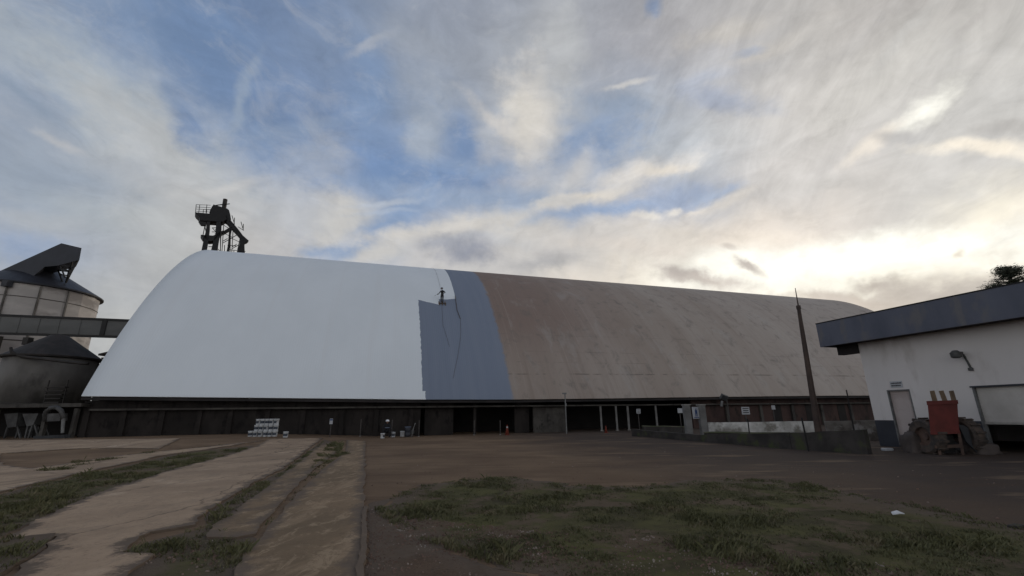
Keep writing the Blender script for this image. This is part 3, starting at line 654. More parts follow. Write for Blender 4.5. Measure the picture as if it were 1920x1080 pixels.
# tall thin pole with bracket at 1062
X = at(1062, 800, 37.).x; e = empty('bracket_pole', (X, 37., 0), 'tall thin grey pole with a small bracket at its top, before the eave', 'pole')
bm = nb(); tube(bm, [(X, 37, -.1), (X, 37, 3.05)], .05, 8); finish('shaft', bm, M['zinc'], e)
bm = nb(); box(bm, (X-.05, 37, 3.08), (.34, .12, .12)); finish('bracket', bm, M['zinc'], e)
bm = nb(); box(bm, (X+.02, 36.93, 2.2), (.13, .10, .22)); finish('switch_box', bm, M['zinc'], e)

# ------------------------------------------------------------------ signs
def sign(px, py, Y, w, h, post_h, label, kind='lines', ph=True, name='sign', rz=.3):
    p = at(px, py, Y)
    e = empty(name, (p.x, Y, 0 if ph else p.z), label, 'sign', rz=rz)
    Mr = Matrix.Rotation(rz, 3, 'Z'); L = lambda x, y, z: Vector((p.x, Y, 0))+Mr @ Vector((x, y, 0))+Vector((0, 0, z))
    bm = nb(); box(bm, L(0, 0, p.z), (w, .03, h), Mr); pl = finish('board', bm, M['sign_white'], e)
    if ph:
        bm = nb(); tube(bm, [L(0, .05, -.1), L(0, .05, p.z+h/2)], .03, 8); finish('post', bm, M['pipe_grey'], e)
    bm = nb()
    if kind == 'lines':
        for i, f in enumerate((.3, .02, -.26)): box(bm, L(0, -.017, p.z+h*f), (w*(.8, .7, .76)[i], .006, h*.11), Mr)
        finish('lettering', bm, M['sign_ink'], pl)
    elif kind == 'man':
        lathe(bm, L(0, -.02, p.z+h*.31), [(.001, -.05*h), (w*.12, 0), (.001, .05*h)], 10)
        box(bm, L(0, -.017, p.z+h*.08), (w*.30, .008, h*.30), Mr); box(bm, L(-w*.09, -.017, p.z-h*.18), (w*.11, .008, h*.26), Mr); box(bm, L(w*.09, -.017, p.z-h*.18), (w*.11, .008, h*.26), Mr)
        box(bm, L(0, -.017, p.z-h*.40), (w*.7, .008, h*.06), Mr)
        finish('pictogram', bm, M['sign_blue'], pl)
    elif kind == 'band':
        box(bm, L(0, -.017, p.z+h*.28), (w*.9, .008, h*.26), Mr); finish('pictogram', bm, M['sign_blue'], pl)
    else: bm.free()
    return e
sign(1305, 774, 27.9, .5, .68, 0, 'white sign with a blue figure, hung between the two thick pillars', 'man', ph=False)
sign(1398, 770, 29.5, .60, .46, 0, 'white rectangular sign with dark lines of text before the reddish wall', 'lines')
sign(1197, 771, 36., .34, .34, 0, 'small square white sign hanging in the black opening', 'lines')
sign(1275, 770, 33., .38, .32, 0, 'small pale sign on a thin post left of the thick pillars', 'plain')
sign(1450, 764, 30.5, .28, .26, 0, 'tiny faded grey sign on the reddish brick wall', 'plain')
sign(621, 790, 32.2, .20, .36, 0, 'small blue and white notice on the dark wall, right of the pail stack', 'band', ph=True)

# ------------------------------------------------------------------ floodlight above the eave
p = at(1356, 745, 35.); e = empty('floodlight', (p.x+.25, 35., 0), 'dark floodlight on a pole poking above the warehouse eave', 'floodlight')
bm = nb(); tube(bm, [(p.x+.25, 35, -.1), (p.x+.25, 35, p.z-.1)], .045, 8); finish('pole', bm, M['pipe_grey'], e)
bm = nb(); Mr = Matrix.Rotation(.5, 3, 'X') @ Matrix.Rotation(.4, 3, 'Y'); box(bm, (p.x+.02, 34.9, p.z), (.52, .22, .40), Mr); hd = finish('lamp_head', bm, M['lamp'], e)
bm = nb(); box(bm, (p.x-.02, 34.76, p.z-.06), (.40, .02, .30), Mr); finish('glass', bm, M['panel_dark'], hd)
p2 = at(1351, 757, 35.); bm = nb(); tube(bm, [(p2.x+.1, 34.9, p2.z+.2), (p2.x, 34.9, p2.z-.2)], .09, 8); finish('ballast_box', bm, M['zinc'], e)

# ------------------------------------------------------------------ masts and poles on the right
def leanpole(name, pb, pt, Y, rb, rt, m, label, cat='pole'):
    a = at(*pb, Y); b = at(*pt, Y); z0 = zt(a.x, Y)
    X = a.x; e = empty(name, (X, Y, z0), label, cat)
    bx = X+(b.x-a.x)
    bm = nb(); tube(bm, [(X, Y, z0-.2), (X+(bx-X)*.55, Y, z0+(b.z-z0)*.55), (bx, Y, b.z)], [rb, (rb+rt)/2, rt], 10); finish('shaft', bm, m, e)
    return e, Vector((bx, Y, b.z))
e, tp = leanpole('mast', (1539, 838), (1497, 575), 20.5, .145, .075, M['rust_pole'], 'tall tapering rusty mast with a thin rod at its tip, in front of the roof', 'mast')
q1 = at(1491, 540, 20.5)
bm = nb(); tube(bm, [tp-Vector((0, 0, .1)), (q1.x, 20.5, q1.z)], [.035, .014], 6); finish('tip_rod', bm, M['rust_pole'], e)
bm = nb(); tube(bm, [tp-Vector((0, 0, .12)), tp+Vector((0, 0, .05))], .095, 10); finish('collar', bm, M['rust_pole'], e)
leanpole('thin_pole', (1517, 848), (1503, 783), 18.8, .035, .03, M['steel_dark'], 'short thin dark pole left of the mast foot')
leanpole('thin_pole', (1607, 838), (1587, 731), 19.6, .035, .022, M['steel_dark'], 'thin dark pole standing between the mast and the white building')
leanpole('thin_pole', (1405, 815), (1402, 786), 24., .03, .03, M['steel_dark'], 'stubby dark pole against the whitewashed low wall')

# ------------------------------------------------------------------ low walls
def low_wall(name, pts, tops, th, m, label, cap=None):
    """pts: plan points, tops: heights"""
    e = empty(name, (*pts[0], 0), label, 'wall'); bm = nb(); bc = nb()
    for (a, b), (ha, hb) in zip(zip(pts, pts[1:]), zip(tops, tops[1:])):
        a, b = Vector(a), Vector(b); d = (b-a).normalized(); n_ = Vector((-d.y, d.x))*th/2
        k = max(1, int((b-a).length/.7))
        for i in range(k):
            p, q_ = a.lerp(b, i/k), a.lerp(b, (i+1)/k); h0, h1 = ha+(hb-ha)*i/k, ha+(hb-ha)*(i+1)/k
            j0 = noise.noise(Vector((p.x*2, p.y*2, 1)))*.04; j1 = noise.noise(Vector((q_.x*2, q_.y*2, 1)))*.04
            for B, w_, z0, z1 in ((bm, 1., (-.3, -.3), (h0+j0, h1+j1)), (bc, 1.25, (h0+j0+.001, h1+j1+.001), (h0+j0+.06, h1+j1+.06))):
                if B is bc and not cap: continue
                vs = [B.verts.new((pt.x+sgn*n_.x*w_, pt.y+sgn*n_.y*w_, z)) for pt, zz in ((p, (z0[0], z1[0])), (q_, (z0[1], z1[1]))) for sgn in (-1, 1) for z in zz]
                for f in ((0,1,3,2),(4,6,7,5),(0,4,5,1),(2,3,7,6),(0,2,6,4),(1,5,7,3)): B.faces.new([vs[t] for t in f])
    finish('wall_body', bm, m, e)
    if cap: finish('coping', bc, cap, e)
    else: bc.free()
    return e
low_wall('retaining_wall', [(8.15, 32.2), (10.1, 25.6), (11.7, 19.9), (12.9, 17.3)], [.44, .34, .66, .84], .25, M['wall_low'], 'dark mouldy low retaining wall bending towards the white building')
M['moss'] = mat('mossy coping', (.12, .12, .085), (.075, .085, .045), 1.6, c3=(.16, .13, .11), s3=1.)
bm = nb()
a1, b1 = at(1328, 800, 28.6), at(1536, 800, 27.2)
low_wall('whitewashed_wall', [(a1.x, 28.6), (b1.x, 27.2)], [.90, .92], .2, M['white_wash'], 'long low whitewashed wall between the retaining wall and the brick wall')
a1, b1 = at(1548, 800, 25.5), at(1660, 800, 24.5)
low_wall('stained_wall', [(a1.x, 25.5), (b1.x, 24.5)], [.96, 1.0], .2, mat('stained plaster', (.20, .185, .17), (.09, .08, .072), 1.4, c3=(.30, .29, .28), s3=2.), 'short blotchy grey wall right of the mast')
a1, b1 = at(1205, 800, 35.2), at(1286, 800, 33.)
low_wall('mossy_wall', [(a1.x, 35.2), (b1.x, 33.)], [.52, .5], .25, M['concrete_dark'], 'low mossy plinth wall left of the thick pillars', cap=M['moss'])
a1, b1 = at(1322, 808, 26.5), at(1480, 812, 24.)
low_wall('mossy_kerb', [(a1.x, 26.5), (b1.x, 24.)], [.40, .42], .5, M['concrete_dark'], 'mossy ledge in front of the whitewashed wall', cap=M['moss'])

# ------------------------------------------------------------------ white building on the right
BC = Vector((16.18, 21.0, 0)); BD = Vector((.3006, -.9537, 0)); BN = Vector((-.9537, -.3006, 0))   # corner, along wall towards camera, outward normal
def bp(l, o, z): return BC+BD*l+BN*o+Vector((0, 0, z))
def bl(px, py):
    p = onplane(px, py, BC, BD); return (p-BC).dot(BD), p.z
OB = empty('office_building', BC, 'low white building with dark dado and deep dark slate fascia at the right edge', 'building', rz=math.atan2(BD.y, BD.x))
def bbox(bm, l0, l1, o0, o1, z0, z1):
    vs = [bm.verts.new(bp(l, o, z)) for l in (l0, l1) for o in (o0, o1) for z in (z0, z1)]
    for f in ((0,1,3,2),(4,6,7,5),(0,4,5,1),(2,3,7,6),(0,2,6,4),(1,5,7,3)): bm.faces.new([vs[k_] for k_ in f])
dl0, dl1 = bl(1661, 731)[0], bl(1704, 731)[0]      # door
gl0 = bl(1822, 725)[0]; LEN = 16.
DZ0, DZ1 = .10, 2.36; DA = 1.09
dl = (dl0+.03, dl0+.93)
bm = nb()
bbox(bm, 0, dl[0], -.2, 0, DA+.0, 4.6); bbox(bm, dl[0], dl[1], -.2, 0, DZ1, 4.6); bbox(bm, dl[1], gl0, -.2, 0, DA, 4.6); bbox(bm, gl0, LEN, -.2, 0, 2.34, 4.6)
bbox(bm, 0, .2, -8, -.2, -.3, 4.6); bbox(bm, LEN-.2, LEN, -8, -.2, -.3, 4.6); bbox(bm, .2, LEN-.2, -8, -7.8, -.3, 4.6)
finish('wall', bm, M['wall_white'], OB)
bm = nb()
bbox(bm, 0, dl[0], -.2, .012, -.3, DA); bbox(bm, dl[1], gl0, -.2, .012, -.3, DA); finish('dado', bm, M['dado'], OB)
bm = nb(); bbox(bm, dl[0], dl[1], -.2, .03, -.3, DZ0); finish('doorstep', bm, M['concrete_dark'], OB)
bm = nb(); bbox(bm, dl[0]+.05, dl[1]-.05, -.15, -.10, DZ0+.01, DZ1-.05); dr = finish('door', bm, M['door'], OB)
bm = nb()
for z0, z1 in ((.25, 1.12), (1.24, 2.2)):
    for a, b, c_, d_ in ((dl[0]+.14, dl[1]-.14, z0, z0+.03), (dl[0]+.14, dl[1]-.14, z1-.03, z1), (dl[0]+.14, dl[0]+.17, z0+.03, z1-.03), (dl[1]-.17, dl[1]-.14, z0+.03, z1-.03)): bbox(bm, a, b, -.10, -.088, c_, d_)
finish('panel_moulding', bm, M['door'], dr)
bm = nb(); bbox(bm, dl[1]-.16, dl[1]-.10, -.10, -.03, 1.14, 1.17); bbox(bm, dl[1]-.2, dl[1]-.08, -.045, -.03, 1.135, 1.175); finish('handle', bm, M['frame_grey'], dr)
bm = nb(); bbox(bm, dl[0], dl[0]+.05, -.19, .01, DZ0, DZ1); bbox(bm, dl[1]-.05, dl[1], -.19, .01, DZ0, DZ1); bbox(bm, dl[0], dl[1], -.188, .014, DZ1-.05, DZ1); finish('door_frame', bm, M['frame_grey'], OB)
# roller shutter bay
bm = nb(); bbox(bm, gl0+.06, LEN-.3, -.14, -.10, 1.06, 2.30)
for i in range(11): bbox(bm, gl0+.06, LEN-.3, -.10, -.092, 1.09+i*.11, 1.15+i*.11)
sh = finish('shutter', bm, M['shutter'], OB)
bm = nb(); bbox(bm, gl0+.06, LEN-.3, -.16, -.06, .98, 1.06); finish('bottom_rail', bm, M['concrete_mid'], sh)
bm = nb(); bbox(bm, gl0, gl0+.06, -.19, .02, -.3, 2.34); finish('shutter_frame', bm, M['frame_grey'], OB)
bm = nb(); bbox(bm, gl0-.04, LEN-.2, -.19, .06, 2.30, 2.36); finish('lintel', bm, M['dado'], OB)
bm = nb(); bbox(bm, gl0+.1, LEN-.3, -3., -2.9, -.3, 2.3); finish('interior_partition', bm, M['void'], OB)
bm = nb(); bbox(bm, gl0-.05, LEN, -3.0, .10, -.30, -.10); bbox(bm, gl0-.05, LEN, .0, .12, -.10, -.02); finish('threshold', bm, M['concrete_mid'], OB)
# roof with deep fascia
bm = nb(); bbox(bm, -1.15, LEN+1, .86, .92, 4.50, 5.62); bbox(bm, -1.15, -1.09, -8.6, .855, 4.50, 5.62); finish('fascia', bm, M['fascia'], OB)
bm = nb(); bbox(bm, -1.16, LEN+1, .855, .935, 5.621, 5.67); bbox(bm, -1.17, -1.08, -8.6, .85, 5.621, 5.67); finish('coping', bm, M['steel_dark'], OB)
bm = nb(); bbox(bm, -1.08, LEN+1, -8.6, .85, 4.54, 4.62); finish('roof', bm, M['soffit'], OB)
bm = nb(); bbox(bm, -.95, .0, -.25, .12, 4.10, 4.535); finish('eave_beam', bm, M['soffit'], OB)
# number plate over the door
l, z = bl(1681, 721); e = empty('door_sign', bp(l, .0, z), 'small white name plate with two dark lines above the door', 'sign', rz=math.atan2(BD.y, BD.x))
bm = nb(); bbox(bm, l-.24, l+.24, .003, .025, z-.13, z+.14); pl = finish('board', bm, M['sign_white'], e)
for zz in (.055, -.045):
    bm = nb(); x = l-.20
    while x < l+.18:
        w_ = random.uniform(.02, .05); bbox(bm, x, x+w_, .0255, .030, z+zz-.025, z+zz+.03); x += w_+.014
    finish('lettering', bm, M['sign_ink'], pl)
# wall lamp
l, z = bl(1803, 662); e = empty('wall_lamp', bp(l, 0, z), 'dark lamp head with conduit on the white wall above the red machine', 'lamp', rz=math.atan2(BD.y, BD.x))
bm = nb(); bbox(bm, l-.05, l+.05, .002, .30, z-.05, z+.05); finish('arm', bm, M['lamp'], e)
bm = nb(); lathe(bm, bp(l, .36, z-.10), [(.10, -.10), (.16, -.06), (.17, .10), (.08, .19), (.001, .2)], 16); finish('lamp_head', bm, M['lamp'], e)
l2, z2 = bl(1822, 692)
bm = nb(); bar(bm, bp(l+.06, .04, z-.05), bp(l2, .04, z2+.04), .05); bbox(bm, l2-.08, l2+.06, .002, .07, z2-.06, z2+.05); finish('conduit', bm, M['lamp'], e)

# ------------------------------------------------------------------ red machine on muddy wheels in front of it
MB = Vector((14.55, 17.6, 0)); rzm = math.atan2(BD.y, BD.x)
Y_ = 17.0
def mp(px, py, Y=Y_): return at(px, py, Y)
e = empty('red_spreader', (mp(1768, 850).x, Y_, 0), 'red box machine with three tan stakes on top between muddy wheels', 'farm machine')
def slab(bm, pix, Y, th):
    pts = [at(x, y, Y) for x, y in pix]; prism(bm, pts, Vector((pts[0].x, pts[0].y, 0)).normalized()*th)
bm = nb(); slab(bm, [(1739,757),(1795,755),(1799,812),(1745,814)], Y_-.5, 1.0); hop = finish('hopper', bm, M['steel_red'], e)
bm = nb(); slab(bm, [(1737,752),(1796,750),(1797,757.5),(1738,759.5)], Y_-.54, 1.08); slab(bm, [(1744,810),(1800,808),(1801,813),(1745,815)], Y_-.53, 1.06); finish('rim', bm, M['steel_red'], hop)
for i, (x0, x1) in enumerate(((1743, 1748), (1760, 1767), (1779, 1784))):
    bm = nb(); slab(bm, [(x0,733),(x0+9,732),(x1+10,751.5),(x1,752.5)], Y_-.25+.1*i, .12); finish('stake', bm, M['wood'], e)
def wheel(cx, cy, Y, r, w):
    c = at(cx, cy, Y); c.z = r*.96
    bm = nb(); n_ = 28; prof = [(r*.52, -w*.42), (r*.86, -w*.5), (r*.97, -w*.36), (r, 0), (r*.97, w*.36), (r*.86, w*.5), (r*.52, w*.42)]
    rings = [[bm.verts.new(c+Vector((x, rr*math.cos(q*6.28318/n_), rr*math.sin(q*6.28318/n_)))) for q in range(n_)] for rr, x in prof]
    for a, b in zip(rings, rings[1:]):
        for q in range(n_): bm.faces.new((a[q], a[(q+1) % n_], b[(q+1) % n_], b[q]))
    for q in range(n_):
        a = q*6.28318/n_
        if q % 2 == 0:
            Mr = Matrix.Rotation(a, 3, 'X'); box(bm, c+Mr @ Vector((0, 0, r+.012)), (w*.8, .07, .05), Mr)
    o = finish('tyre', bm, M['rubber'], e, False)
    bm = nb()
    prof = [(.001, -w*.2), (r*.18, -w*.22), (r*.2, -w*.1), (r*.5, -w*.14), (r*.54, -w*.4), (r*.54, w*.4), (r*.5, w*.14), (r*.2, w*.1), (.001, w*.2)]
    rings = [[bm.verts.new(c+Vector((x, rr*math.cos(q*6.28318/18), rr*math.sin(q*6.28318/18)))) for q in range(18)] for rr, x in prof]
    for a, b in zip(rings, rings[1:]):
        for q in range(18): bm.faces.new((a[q], a[(q+1) % 18], b[(q+1) % 18], b[q]))
    finish('rim', bm, M['mud'], o)
    return c
cl = wheel(1741, 826, Y_+.1, .62, .42); cr_ = wheel(1812, 826, Y_+.1, .62, .42)
bm = nb(); tube(bm, [cl, cr_], .06, 10); finish('axle', bm, M['steel_dark'], e)
bm = nb()
for x0, x1 in ((1752, 1757), (1795, 1800)): slab(bm, [(x0,812),(x0+6,812),(x1+10,858),(x1+4,858)], Y_-.35, .14)
slab(bm, [(1752,835),(1805,833),(1806,839),(1753,841)], Y_-.37, .12)
finish('leg_frame', bm, M['mud'], e)
bm = nb(); slab(bm, [(1757,815),(1787,815),(1792,848),(1768,850)], Y_-.2, .5); finish('outlet_chute', bm, M['steel_dark'], e)
# tarpaulin lump left and concrete blocks right
def lump(name, c, size, m, label, cat, seed=0):
    bm = nb(); bmesh.ops.create_icosphere(bm, subdivisions=4, radius=1)
    for v_ in bm.verts:
        d_ = v_.co.copy(); k = 1+.20*noise.noise(d_*1.6+Vector((seed, 0, 0)))+.09*noise.noise(d_*5+Vector((seed, 0, 0)))
        sq = max(abs(d_.x), abs(d_.y), abs(d_.z)); k /= (sq**.5)
        v_.co = Vector((d_.x*size[0], d_.y*size[1], max(-.25*size[2], d_.z*size[2])))*k
        v_.co.z += size[2]*.25
    for v_ in bm.verts: v_.co += Vector(c)
    return tag(finish(name, bm, m, None, True), label, cat)
c = at(1725, 850, 17.3); lump('tarpaulin_heap', (c.x+.05, 17.6, 0), (.26, .3, .6), M['tarp'], 'grey brown covered heap between the door and the red machine', 'heap', 3)
c = at(1838, 850, 16.9); lump('mud_heap', (c.x+.1, 16.9, 0), (.42, .4, .3), M['tarp'], 'reddish mud heap right of the red machine', 'heap', 8)
bm = nb(); pa = [at(x, y, 16.7) for x, y in ((1797,796),(1806,797),(1852,822),(1858,862),(1846,862),(1812,828))]; prism(bm, pa, (0, .06, 0)); lp = finish('leaning_panel', bm, M['panel_dark'])
tag(lp, 'dull dark sheet leaning against the wall right of the red machine', 'panel')
p = gt(1664, 845); bm = nb(); box(bm, (p.x, p.y, .05), (.34, .2, .09)); bmesh.ops.bevel(bm, geom=bm.edges[:], offset=.02, segments=2)
tag(finish('litter_box', bm, M['pail']), 'small white flattened container on the ground left of the door', 'litter')
p = gt(1685, 969)
bm = nb(); f0 = [(p.x-.10, p.y-.02, .03), (p.x+.0, p.y-.05, .05), (p.x+.10, p.y, .035), (p.x+.03, p.y+.05, .07), (p.x-.07, p.y+.04, .05)]; prism(bm, f0, (0, 0, .012)); tag(finish('litter_scrap', bm, M['pail']), 'crumpled white scrap lying in the dark grass', 'litter')
p = gt(1906, 990); bm = nb(); box(bm, (p.x, p.y, .02), (.22, .10, .04), Matrix.Rotation(.4, 3, 'Z')); bmesh.ops.bevel(bm, geom=bm.edges[:], offset=.015, segments=2); tag(finish('concrete_chunk', bm, M['concrete_dark']), 'dull broken concrete chunk in the grass at the right edge', 'rubble')

# ------------------------------------------------------------------ pails
def pail_proto(r=.155, h=.36, band=True):
    e = empty('paint_pail', (0, 0, 0))
    bm = nb(); lathe(bm, (0, 0, 0), [(r*.86, 0), (r*.9, .02), (r*.97, h*.86), (r*1.04, h*.87), (r*1.04, h*.91), (r, h*.92)], 20); finish('body', bm, M['pail'], e, True)
    bm = nb(); lathe(bm, (0, 0, 0), [(r*1.05, h*.921), (r*1.07, h*.95), (r*1.05, h), (r*.95, h), (r*.93, h*.97), (.001, h*.97)], 20); finish('lid', bm, M['pail'], e, True)
    bm = nb(); n_ = 14
    for i in range(n_):
        a0, a1 = -2.6+i*2.0/n_, -2.6+(i+1)*2.0/n_
        vs = [(rr*math.cos(a), rr*math.sin(a), z) for a, z, rr in ((a0, h*.25, r*.925), (a1, h*.25, r*.925), (a1, h*.66, r*.965), (a0, h*.66, r*.965))]
        quad(bm, [(x*1.01, y*1.01, z) for x, y, z in vs])
    if band: finish('label_wrap', bm, M['pail_band'], e)
    else: bm.free()
    bm = nb(); tube(bm, [(r*1.05*math.cos(t), -.02-abs(math.sin(t))*.0, h*.8-math.sin(t)*.12-.0) if False else (r*1.08*math.cos(t), -r*1.0*math.sin(t), h*.84-math.sin(t)*.14) for t in [math.pi*k_/10 for k_ in range(11)]], .006, 5); finish('handle', bm, M['zinc'], e)
    return e
pp_ = pail_proto(); used = False
def put_pail(loc, rz, label, group, sc=1.):
    global used
    o = pp_ if not used else copy_tree(pp_); used = True
    o.location = loc; o.rotation_euler = (0, 0, rz); o.scale = (sc, sc, sc); tag(o, label, 'pail', group); return o
c0 = gt(495, 816); YP = 30.0
x_at = lambda px: at(px, 812, YP).x
zg = zt(x_at(495), YP)
ordn = ['first', 'second', 'third', 'fourth', 'fifth', 'sixth']
for row, (n_, xa, xb, nme) in enumerate(((6, 470, 516, 'bottom'), (5, 480, 516, 'middle'), (5, 482, 516, 'top'))):
    for i in range(n_):
        px = xa+(xb-xa)*i/(n_-1)
        put_pail((x_at(px)+random.uniform(-.008, .008), YP+random.uniform(-.02, .02), zg+.012+row*.363), random.uniform(-.5, .5), '%s white pail from the left in the %s row of the stack' % (ordn[i], nme), 'white paint pails stacked by the wall')
bm = nb(); xa_, xb_ = x_at(470), x_at(516)
put_pail((x_at(536), YP, zt(x_at(536), YP)+.012), .3, 'lone white pail standing just right of the pail stack', 'loose white pails')
# near the crouching worker
def gp(px, py): return gt(px, py)
p = gp(719, 822); put_pail((p.x, p.y-.25, zt(p.x, p.y)+.012), 1.4, 'white pail directly in front of the crouching worker', 'loose white pails', .95)
p = gp(737, 820); put_pail((p.x, p.y, zt(p.x, p.y)+.012), .2, 'white pail on the ground to the right of the crouching worker', 'loose white pails')
p = gp(754, 819); put_pail((p.x, p.y, zt(p.x, p.y)+.012), 2.9, 'white pail with a dark label next to the black drum', 'loose white pails', 1.1)
p = gp(764, 820); e = empty('mixing_drum', (p.x, p.y, zt(p.x, p.y)+.045), 'upright dark drum with a bluish rim on a small pallet', 'drum')
bm = nb(); lathe(bm, e.location, [(.20, 0), (.21, .02), (.22, .28), (.205, .30), (.22, .32), (.22, .62), (.20, .66)], 20); finish('body', bm, M['pail_dark'], e, True)
bm = nb(); lathe(bm, e.location, [(.205, .661), (.225, .665), (.225, .70), (.19, .70), (.18, .67), (.001, .67)], 20); finish('rim', bm, M['vest'], e)
px_, py_ = p.x, p.y
e = empty('pallet', (p.x-.3, p.y, zt(p.x, p.y)+.0), 'thin pale board lying under the drum and beside the pails', 'board')
bm = nb()
for k_ in range(3): box(bm, (p.x-.25, p.y-.22+k_*.22, zt(p.x, p.y)+.034), (1.0, .16, .02))
finish('deck_boards', bm, M['wood'], e)
bm = nb()
for k_ in range(3): box(bm, (p.x-.65+k_*.4, p.y, zt(p.x, p.y)+.010), (.06, .6, .026))
finish('runners', bm, M['wood'], e)
p = at(771, 803, py_+.2); e = empty('paint_sprayer', (p.x, p.y, zt(p.x, p.y)), 'dull airless sprayer cart with tilted handle right of the black drum', 'sprayer')
z_ = zt(p.x, p.y)
bm = nb(); box(bm, (p.x+.05, p.y, z_+.36), (.34, .26, .24)); bmesh.ops.bevel(bm, geom=bm.edges[:], offset=.04, segments=2); finish('motor', bm, M['machinery'], e)
bm = nb(); bar(bm, (p.x-.1, p.y, z_+.02), (p.x+.30, p.y, z_+.98), .04); bar(bm, (p.x+.1, p.y-.2, z_+.02), (p.x+.30, p.y-.2, z_+.98), .035); bar(bm, (p.x+.3, p.y-.22, z_+.98), (p.x+.3, p.y+.04, z_+.98), .04); finish('frame', bm, M['zinc'], e)
for sx in (-.14, .1):
    bm = nb(); tube(bm, [(p.x+.05, p.y+sx-.02, z_+.12), (p.x+.05, p.y+sx+.04, z_+.12)], .12, 16); finish('wheel', bm, M['rubber'], e)

# ------------------------------------------------------------------ cones
def cone(loc, label, h=.75):
    e = empty('traffic_cone', loc, label, 'traffic cone', 'traffic cones by the warehouse')
    c = Vector(loc)
    bm = nb(); box(bm, c+Vector((0, 0, .02)), (.38*h/.75, .38*h/.75, .04)); finish('base', bm, M['orange'], e)
    bm = nb(); lathe(bm, c, [(.155*h/.75, .041), (.03, h), (.02, h*1.01)], 18); sh_ = finish('cone_shell', bm, M['orange'], e, True)
    bm = nb(); lathe(bm, c, [(.135*h/.75*.78, h*.36), (.135*h/.75*.50+.003, h*.60)], 18); lathe(bm, c, [(.072*h/.75, h*.70), (.056*h/.75, h*.84)], 18); finish('reflective_band', bm, M['sign_white'], sh_)
    return e
p = at(951, 815, 36.0); cone((p.x, 36., 0), 'orange and white traffic cone standing before the black opening')
p = at(1136, 803, 37.5); cone((p.x, 37.5, 0), 'small faded traffic cone between the first and second pale posts', .55)

# ------------------------------------------------------------------ people
def person(label, joints, edges, rad, head, loc, rz=0., sc=1., clothes=None):
    """joints: name -> xyz; body grown by skin modifier as one surface"""
    e = empty('person', loc, label, 'person', rz=rz)
    names = list(joints); me = bpy.data.meshes.new('body')
    me.from_pydata([Vector(joints[n_])*sc for n_ in names], [(names.index(a), names.index(b)) for a, b in edges], [])
    me.materials.append(M['cloth_dark']); o = bpy.data.objects.new('body', me); COL.objects.link(o); o.parent = e
    m_ = o.modifiers.new('skin', 'SKIN'); m_.use_smooth_shade = True
    for i, n_ in enumerate(names):
        sv = me.skin_vertices[0].data[i]; r_ = rad[n_]; sv.radius = (r_[0]*sc, r_[1]*sc) if isinstance(r_, tuple) else (r_*sc, r_*sc)
        sv.use_root = (n_ == 'pelvis')
    s2 = o.modifiers.new('sub', 'SUBSURF'); s2.levels = 2; s2.render_levels = 2
    # head with face
    h = Vector(head)*sc; bm = nb(); bmesh.ops.create_uvsphere(bm, u_segments=20, v_segments=14, radius=.1*sc)
    for v_ in bm.verts:
        v_.co.x *= .78; v_.co.z *= 1.18
        if v_.co.z < 0: v_.co.x *= 1+v_.co.z*2.2/sc; v_.co.y *= 1+v_.co.z*1.2/sc
    for x, y, z, r in ((0, -.098, -.01, .018), (0, -.090, -.05, .016), (.078, 0, 0, .02), (-.078, 0, 0, .02)):
        b2 = bmesh.ops.create_uvsphere(bm, u_segments=8, v_segments=6, radius=r*sc)
        for v_ in b2['verts']: v_.co = Vector((v_.co.x*.7, v_.co.y, v_.co.z*(1.4 if x == 0 and z > -.03 else .8)))+Vector((x, y, z))*sc
    for v_ in bm.verts: v_.co += h
    finish('head', bm, M['skin'], e, True, world=False)
    bm = nb()
    for x in (-.032, .032):
        b2 = bmesh.ops.create_uvsphere(bm, u_segments=8, v_segments=6, radius=.010*sc)
        for v_ in b2['verts']: v_.co += Vector((x, -.088, .02))*sc+h
    finish('eyes', bm, M['sign_ink'], e, True, world=False)
    return e, h
def hand(J, Eg, Rd, wrist, d, side, nm):
    """palm, four fingers and a thumb off the wrist; d = direction of the forearm"""
    d = Vector(d).normalized(); s_ = Vector(side).normalized(); w = Vector(J[wrist])
    J[nm+'palm'] = tuple(w+d*.07); Eg.append((wrist, nm+'palm')); Rd[nm+'palm'] = (.036, .02)
    for i, (off, L) in enumerate(((-.03, .065), (-.01, .078), (.01, .072), (.03, .055))):
        a = w+d*.10+s_*off; b = a+d*L*.5+Vector((0, 0, -.012)); c_ = b+d*L*.45+Vector((0, 0, -.03))
        for t, q in zip('abc', (a, b, c_)): J[nm+str(i)+t] = tuple(q); Rd[nm+str(i)+t] = .0085
        Eg += [(nm+'palm', nm+str(i)+'a'), (nm+str(i)+'a', nm+str(i)+'b'), (nm+str(i)+'b', nm+str(i)+'c')]
    a = w+d*.045-s_*.035; b = a+d*.035-s_*.02
    J[nm+'t1'] = tuple(a); J[nm+'t2'] = tuple(b); Rd[nm+'t1'] = .010; Rd[nm+'t2'] = .009
    Eg += [(nm+'palm', nm+'t1'), (nm+'t1', nm+'t2')]
